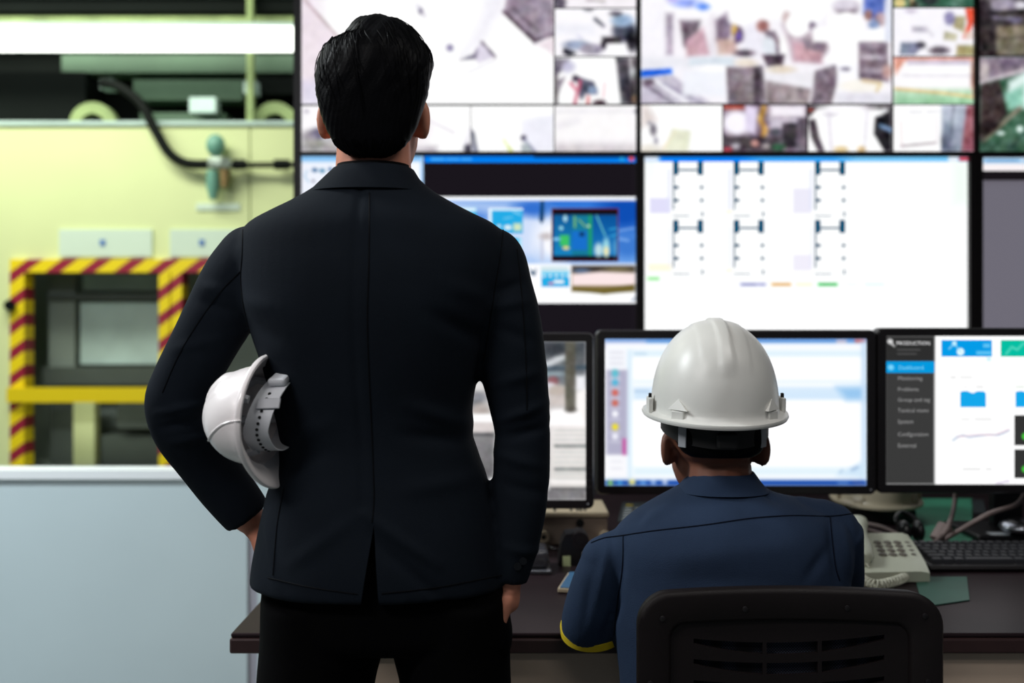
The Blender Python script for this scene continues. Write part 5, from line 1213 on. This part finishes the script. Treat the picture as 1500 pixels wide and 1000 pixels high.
# cloth folds
co = getco(jme); no = getno(jme)
PX = co[:, 0] / MD * FPX + 750; PY = HOR - (co[:, 2] - CAM_Z) / MD * FPX
folds = [((228, 606), (308, 588), 7, 3.0), ((232, 628), (330, 606), 8, -2.8), ((244, 650), (312, 640), 8, 2.2), ((258, 512), (345, 492), 10, 2.0), ((300, 440), (360, 462), 10, -2.5), ((306, 420), (352, 430), 9, 2.2),
 ((732, 612), (798, 588), 8, 3.2), ((730, 636), (800, 622), 8, -3.0), ((728, 660), (790, 676), 9, 2.4), ((735, 700), (800, 716), 10, -2.0), ((724, 560), (796, 540), 10, 2.0), ((728, 430), (765, 415), 9, -2.5), ((722, 452), (775, 440), 10, 2.4), ((730, 480), (785, 500), 11, -1.8), ((740, 790), (790, 800), 8, 2.2),
 ((690, 618), (610, 585), 12, 2.6), ((695, 640), (600, 625), 12, -2.6), ((412, 650), (500, 610), 14, 2.2), ((416, 672), (500, 650), 13, -2.2), ((552, 730), (650, 800), 9, 3.2), ((560, 760), (660, 850), 10, -2.4), ((700, 690), (600, 700), 14, 1.8), ((540, 735), (450, 800), 12, 1.8), ((400, 720), (430, 830), 10, 1.6), ((640, 460), (715, 500), 14, -2.6), ((660, 420), (716, 440), 14, 1.8), ((380, 470), (440, 500), 16, -2.0), ((370, 440), (430, 455), 14, 1.6), ((470, 330), (610, 335), 24, 1.2)]
d_ = np.zeros(len(co))
for a, b, w, amp in folds:
    dd, tt = segdist(PX, PY, a, b); d_ += amp * .0017 * np.exp(-(dd / (w * .85)) ** 2) * np.sin(np.clip(tt * .8 + .1, 0, 1) * math.pi)
d_ += .0009 * np.sin(PX / 31.0 + PY / 47.0) * np.sin(PY / 39.0 - PX / 60.0)
# pressed edge of the hem and cuffs, dip along the centre back seam
cs = np.interp(PY, [275, 400, 470, 560, 640, 722], [541, 540, 538, 541, 545, 548])
d_ -= .0022 * np.exp(-((PX - cs) / 5.0) ** 2) * ((PY > 285) & (PY < 726) & (no[:, 1] < 0))
setco(jme, co + no * d_[:, None])
# centre vent
v0, v1, v2 = mp(548, 726), mp(527, 900), mp(557, 900)
cut = MB()
sc_ = 1500 / (MD - .125) / 1000.0
def vp(px, py): q = P(px, py, MD - .128); return q
a, b, c = vp(547, 770), vp(526, 905), vp(557, 905)
cut.add([(a.x, MD - .20, a.z), (b.x, MD - .20, b.z), (c.x, MD - .20, c.z), (a.x, MD - .098, a.z), (b.x, MD - .098, b.z), (c.x, MD - .098, c.z)], [(0, 1, 2), (3, 5, 4), (0, 3, 4, 1), (1, 4, 5, 2), (2, 5, 3, 0)])
jme.materials.append(MATS['jacket_cloth'])
jme = boolean_cut(jme, cut, MATS['trouser_cloth'])
jb = bvh_of(jme)
lines = [[(541, 282), (541, 330), (540, 400), (538, 470), (541, 560), (545, 640), (548, 722)], [(548, 722), (547, 745), (545, 765)], [(356, 336), (355, 372), (353, 410), (358, 452), (367, 488)], [(737, 337), (732, 380), (725, 420), (718, 470), (709, 528)],
 [(352, 398), (325, 425), (292, 470), (262, 520), (238, 575)], [(757, 365), (764, 430), (770, 520), (772, 610)], [(393, 846), (455, 860), (524, 870)], [(559, 869), (640, 860), (735, 842)], [(416, 715), (406, 770), (400, 842)], [(551, 735), (640, 792)]]
for ln in lines[:9]:
    p = lay(jb, ln, .0004)
    if len(p) > 3: MB().tube(p, .0009, 5).build('seam', 'seam_thread', man, True)
shift(jme, base)
finish('jacket', jme, None, man, True, off=base)
# fall collar: stands around the neck and folds down over the shoulders
cr = [(248, 493, 603, .061, .062), (250, 489, 607, .064, .066), (260, 479, 613, .071, .073), (273, 466, 622, .079, .083), (286, 453, 634, .083, .091), (288, 453, 634, .079, .087)]
cl_ = MB(); cl_.loft([mring(*r_) for r_ in cr] + [mring(266, 482, 611, .062, .064), mring(250, 496, 600, .058, .059), mring(*cr[0])], cap=False)
cl_.build('jacket_collar', 'jacket_cloth', man, True)
for px, py in ((758, 829), (766, 821)):
    p = lay(jb, [(px, py), (px + .5, py)], .0005, 1)
    if p: MB().tube([p[0], p[0] + Vector((0, -.002, 0))], .0055, 14).build('cuff_button', 'button_black', man, True)
# trousers and shoes
tr_ = MB()
tr_.loft([mring(*r_) for r_ in [tuple(x) for x in smooth_path([(800, 392, 728, .112, .116), (850, 387, 746, .118, .118), (885, 386, 748, .118, .118), (915, 386, 746, .112, .116), (932, 390, 742, .10, .104)], 3)]])
def leg(rows_l):
    tr_.loft([ring(a, b, MD + dy, h1, h2, z, 40, 2.1) for a, b, dy, h1, h2, z in rows_l])
for pts in ([(470, 386, 552, 870), (468, 384, 566, 935), (464, 380, 552, 985), (462, 378, 545, 1020)], [(660, 588, 748, 870), (664, 572, 747, 935), (667, 585, 748, 985), (669, 590, 750, 1020)]):
    rl = [(mp(p[1], 0).x, mp(p[2], 0).x, 0, .105, .108, mp(0, p[3]).z) for p in pts]
    cxm = (rl[-1][0] + rl[-1][1]) / 2; sg = -1 if cxm < mp(560, 0).x else 1
    for z, w, off, dy in ((.55, .068, .012, .01), (.42, .062, .018, .01), (.2, .055, .024, 0), (.06, .054, .026, -.005)):
        rl.append((cxm + sg * off - w, cxm + sg * off + w, dy, w * 1.15, w * 1.2, z))
    leg(rl)
tr_.ell(mp(733, 922, -.018), (.018, .05, .040))
tme = remesh(tr_, .005, 4); shift(tme, base)
finish('trousers', tme, 'trouser_cloth', man, True, off=base)
for sx in (440, 690):
    q = mp(sx, 0)
    sh_ = MB(); sh_.loft([ring(q.x - w, q.x + w, MD + .055, l1, l2, z, 32, 2.4) for w, l1, l2, z in ((.044, .15, .13, .0), (.048, .155, .135, .012), (.047, .15, .132, .03), (.043, .12, .128, .05), (.038, .05, .115, .075), (.036, .02, .105, .1))])
    sh_.build('shoe', 'plastic_black', man, True)

# ------------------------------------------------------------------ the seated worker
WM = Euler((math.radians(-4), 0, 0)).to_matrix()
wc = P(1046, 655, 1.72); body = MB(); head(body, wc, WM @ Matrix.Diagonal((1.1, 1.04, 1.04)))
body.cap(wc + Vector((.006, -.012, -.03)), P(1057, 760, 1.68), .053, .056)
body.cap(P(1072, 800, 1.68), Vector((.36, 1.64, .58)), .09, .1); body.cap(P(960, 815, 1.68), P(1180, 800, 1.68), .05, .05)
hL, hR = Vector((.27, 1.64, .585)), Vector((.46, 1.64, .585)); body.cap(hL, hR, .085, .085)
for h_, kx in ((hL, .29), (hR, .52)):
    kn = Vector((kx, 2.03, .56)); an = Vector((kx, 2.02, .1)); body.cap(h_, kn, .068, .05); body.cap(kn, an, .045, .035); body.cap(an, an + Vector((0, .13, -.05)), .03, .026)
sL, sR = P(897, 824, 1.69), P(1212, 782, 1.69); eL, eR = P(872, 897, 1.705), P(1222, 858, 1.80)
eL.z = .795; eR.z = .80
wL, wR = Vector((.17, 1.93, .775)), Vector((.36, 2.02, .775))
for s_, e_, w_ in ((sL, eL, wL), (sR, eR, wR)):
    body.cap(s_, e_, .038, .036); body.cap(e_, w_, .035, .024)
hand(body, wL, (.15, 1, -.12), (.1, 0, -1), -1, (.15, .2, .15)); hand(body, wR, (-.1, 1, -.12), (-.1, 0, -1), 1, (.15, .2, .15))
me = remesh(body, .0045, 3)
wbase = Vector((.37, 1.72, 0)); shift(me, wbase)
wk = finish('person', me, 'skin_tan', None, True, base=wbase)
tag(wk, 'person seated at the desk from behind, navy work shirt, white hard hat', 'person')
face_parts(wc, WM, wk)
# short hair below the helmet
hr = MB(); hr.loft([ring(wc.x - w, wc.x + w, wc.y - .004 + (f - b) / 2, (f + b) / 2, (f + b) / 2, wc.z + z, 40, 2.3) for z, w, f, b in ((.11, .05, .05, .07), (.08, .07, .06, .093), (.05, .077, .04, .098), (.03, .074, .006, .096), (.014, .072, -.010, .094), (.0, .064, -.02, .091), (-.008, .05, -.035, .086))])
hme = remesh(hr, .004, 2); shift(hme, wbase); finish('hair', hme, 'hair_black', wk, True, off=wbase)
# shirt
def wring(py, xl, xr, d, hf, hb, e=2.3): 
    a, b = P(xl, py, d), P(xr, py, d); return ring(a.x, b.x, d, hf, hb, a.z, 52, e)
sh = MB()
T = [(698, 1012, 1106, 1.70, .048, .05), (710, 996, 1118, 1.70, .056, .06), (722, 976, 1140, 1.695, .066, .07), (737, 950, 1180, 1.69, .08, .086), (755, 922, 1228, 1.685, .092, .100), (778, 900, 1244, 1.68, .10, .110), (815, 893, 1246, 1.672, .106, .114), (880, 897, 1240, 1.662, .11, .112), (950, 902, 1236, 1.65, .115, .105), (1000, 908, 1232, 1.64, .118, .098), (1080, 912, 1228, 1.635, .12, .090), (1140, 914, 1226, 1.63, .12, .085)]
sh.loft([wring(*[float(v) for v in r_]) for r_ in smooth_path(T, 3)])
def stube(pts, seg=26):
    q = smooth_path(pts, 5); sh.tube([Vector(p[:3]) for p in q], [p[3] for p in q], seg)
def w4(px, py, d, r): p = P(px, py, d); return (p.x, p.y, p.z, r)
sh.cap(P(960, 808, 1.685), P(894, 822, 1.69), .055, .0485, 24)
sh.cap(P(1140, 782, 1.685), P(1208, 784, 1.69), .058, .0595, 24)
stube([w4(898, 822, 1.69, .049), w4(886, 850, 1.69, .0505), w4(874, 885, 1.695, .0515), w4(868, 908, 1.705, .052), w4(869, 920, 1.715, .0515)])
stube([w4(1212, 784, 1.69, .0595), w4(1222, 820, 1.705, .0475), w4(1226, 850, 1.75, .045), (eR.x - .005, eR.y, eR.z, .043)])
sme = remesh(sh, .0042, 5)
co = getco(sme); no = getno(sme); PX = co[:, 0] / co[:, 1] * FPX + 750; PY = HOR - (co[:, 2] - CAM_Z) / co[:, 1] * FPX
d_ = np.zeros(len(co))
for a, b, w, amp in (((912, 790), (900, 900), 9, -4.0), ((890, 800), (878, 880), 8, 2.2), ((905, 880), (880, 945), 8, -2.5), ((868, 830), (855, 920), 8, -1.6), ((1216, 760), (1228, 850), 9, -3.5), ((1236, 770), (1246, 840), 7, 2.0), ((1180, 850), (1215, 800), 10, -2.5), ((1100, 735), (1160, 760), 10, 2.0), ((1120, 720), (1140, 735), 7, -3.0), ((1150, 722), (1185, 728), 9, 3.0), ((980, 740), (930, 770), 10, 2.2), ((960, 820), (1180, 800), 22, 2.0), ((1000, 850), (1150, 850), 18, -1.6), ((920, 850), (960, 960), 12, 2.0), ((930, 770), (950, 750), 8, -2.0)):
    dd, tt = segdist(PX, PY, a, b); d_ += amp * .0017 * np.exp(-(dd / (w * .85)) ** 2) * np.sin(np.clip(tt * .8 + .1, 0, 1) * math.pi)
d_ += .0011 * np.sin(PX / 27.0 + PY / 35.0) * np.sin(PY / 31.0 - PX / 53.0)
setco(sme, co + no * d_[:, None])
sb = bvh_of(sme)
for ln in ([(866, 795), (885, 788), (912, 784), (960, 777), (1030, 769), (1100, 759), (1160, 755), (1215, 756), (1248, 752)], [(913, 785), (912, 830), (905, 880), (900, 930)], [(1216, 757), (1219, 790), (1224, 830), (1230, 850)]):
    p = lay(sb, ln, .0003)
    if len(p) > 3: MB().tube(p, .0012, 5).build('seam', 'navy_seam', wk, True)
shift(sme, wbase); finish('work_shirt', sme, 'navy_cloth', wk, True, off=wbase)
wr = [(690, 1016, 1103, 1.702, .049, .053), (694, 1011, 1106, 1.70, .053, .057), (704, 1002, 1113, 1.70, .058, .064), (717, 990, 1124, 1.698, .066, .074), (718, 992, 1122, 1.698, .062, .070)]
wcl = MB(); wcl.loft([wring(*r_) for r_ in wr] + [wring(705, 1010, 1106, 1.70, .05, .055), wring(692, 1019, 1100, 1.702, .046, .05), wring(*wr[0])], cap=False)
wcl.build('shirt_collar', 'navy_cloth', wk, True)
# yellow sleeve trim
c = P(869, 917, 1.715); nrm_ = Vector((.1, .35, -.93)).normalized(); u = nrm_.cross(Vector((1, 0, 0))).normalized(); v = nrm_.cross(u)
tp = [c + (u * math.cos(a) + v * math.sin(a)) * .0525 for a in [2 * math.pi * i / 40 for i in range(40)]]
prof = [(-.006, -.006), (-.006, .002), (.007, .002), (.007, -.006), (-.006, -.006)]
MB().loft([[c + (u * math.cos(a) + v * math.sin(a)) * (.0535 + o) + nrm_ * (z + .002) for a in [2 * math.pi * i / 40 for i in range(40)]] for z, o in prof], cap=False).build('sleeve_trim', 'yellow_trim', wk, True)
# dark work trousers
wt = MB(); wt.cap(hL + Vector((0, -.01, 0)), hR + Vector((0, -.01, 0)), .095, .095)
for h_, kx in ((hL, .29), (hR, .52)):
    wt.cap(h_, (kx, 2.03, .565), .085, .062); wt.cap((kx, 2.03, .56), (kx, 2.02, .11), .06, .05)
wme = remesh(wt, .006, 3); shift(wme, wbase); finish('trousers', wme, 'trouser_cloth', wk, True, off=wbase)
for kx in (.29, .52):
    sh_ = MB(); sh_.loft([ring(kx - w, kx + w, 2.06, l1, l2, z, 32, 2.4) for w, l1, l2, z in ((.044, .15, .11, .0), (.048, .155, .115, .012), (.047, .15, .112, .03), (.043, .12, .108, .05), (.038, .05, .095, .075), (.036, .02, .085, .1))])
    sh_.build('shoe', 'plastic_black', wk, True)
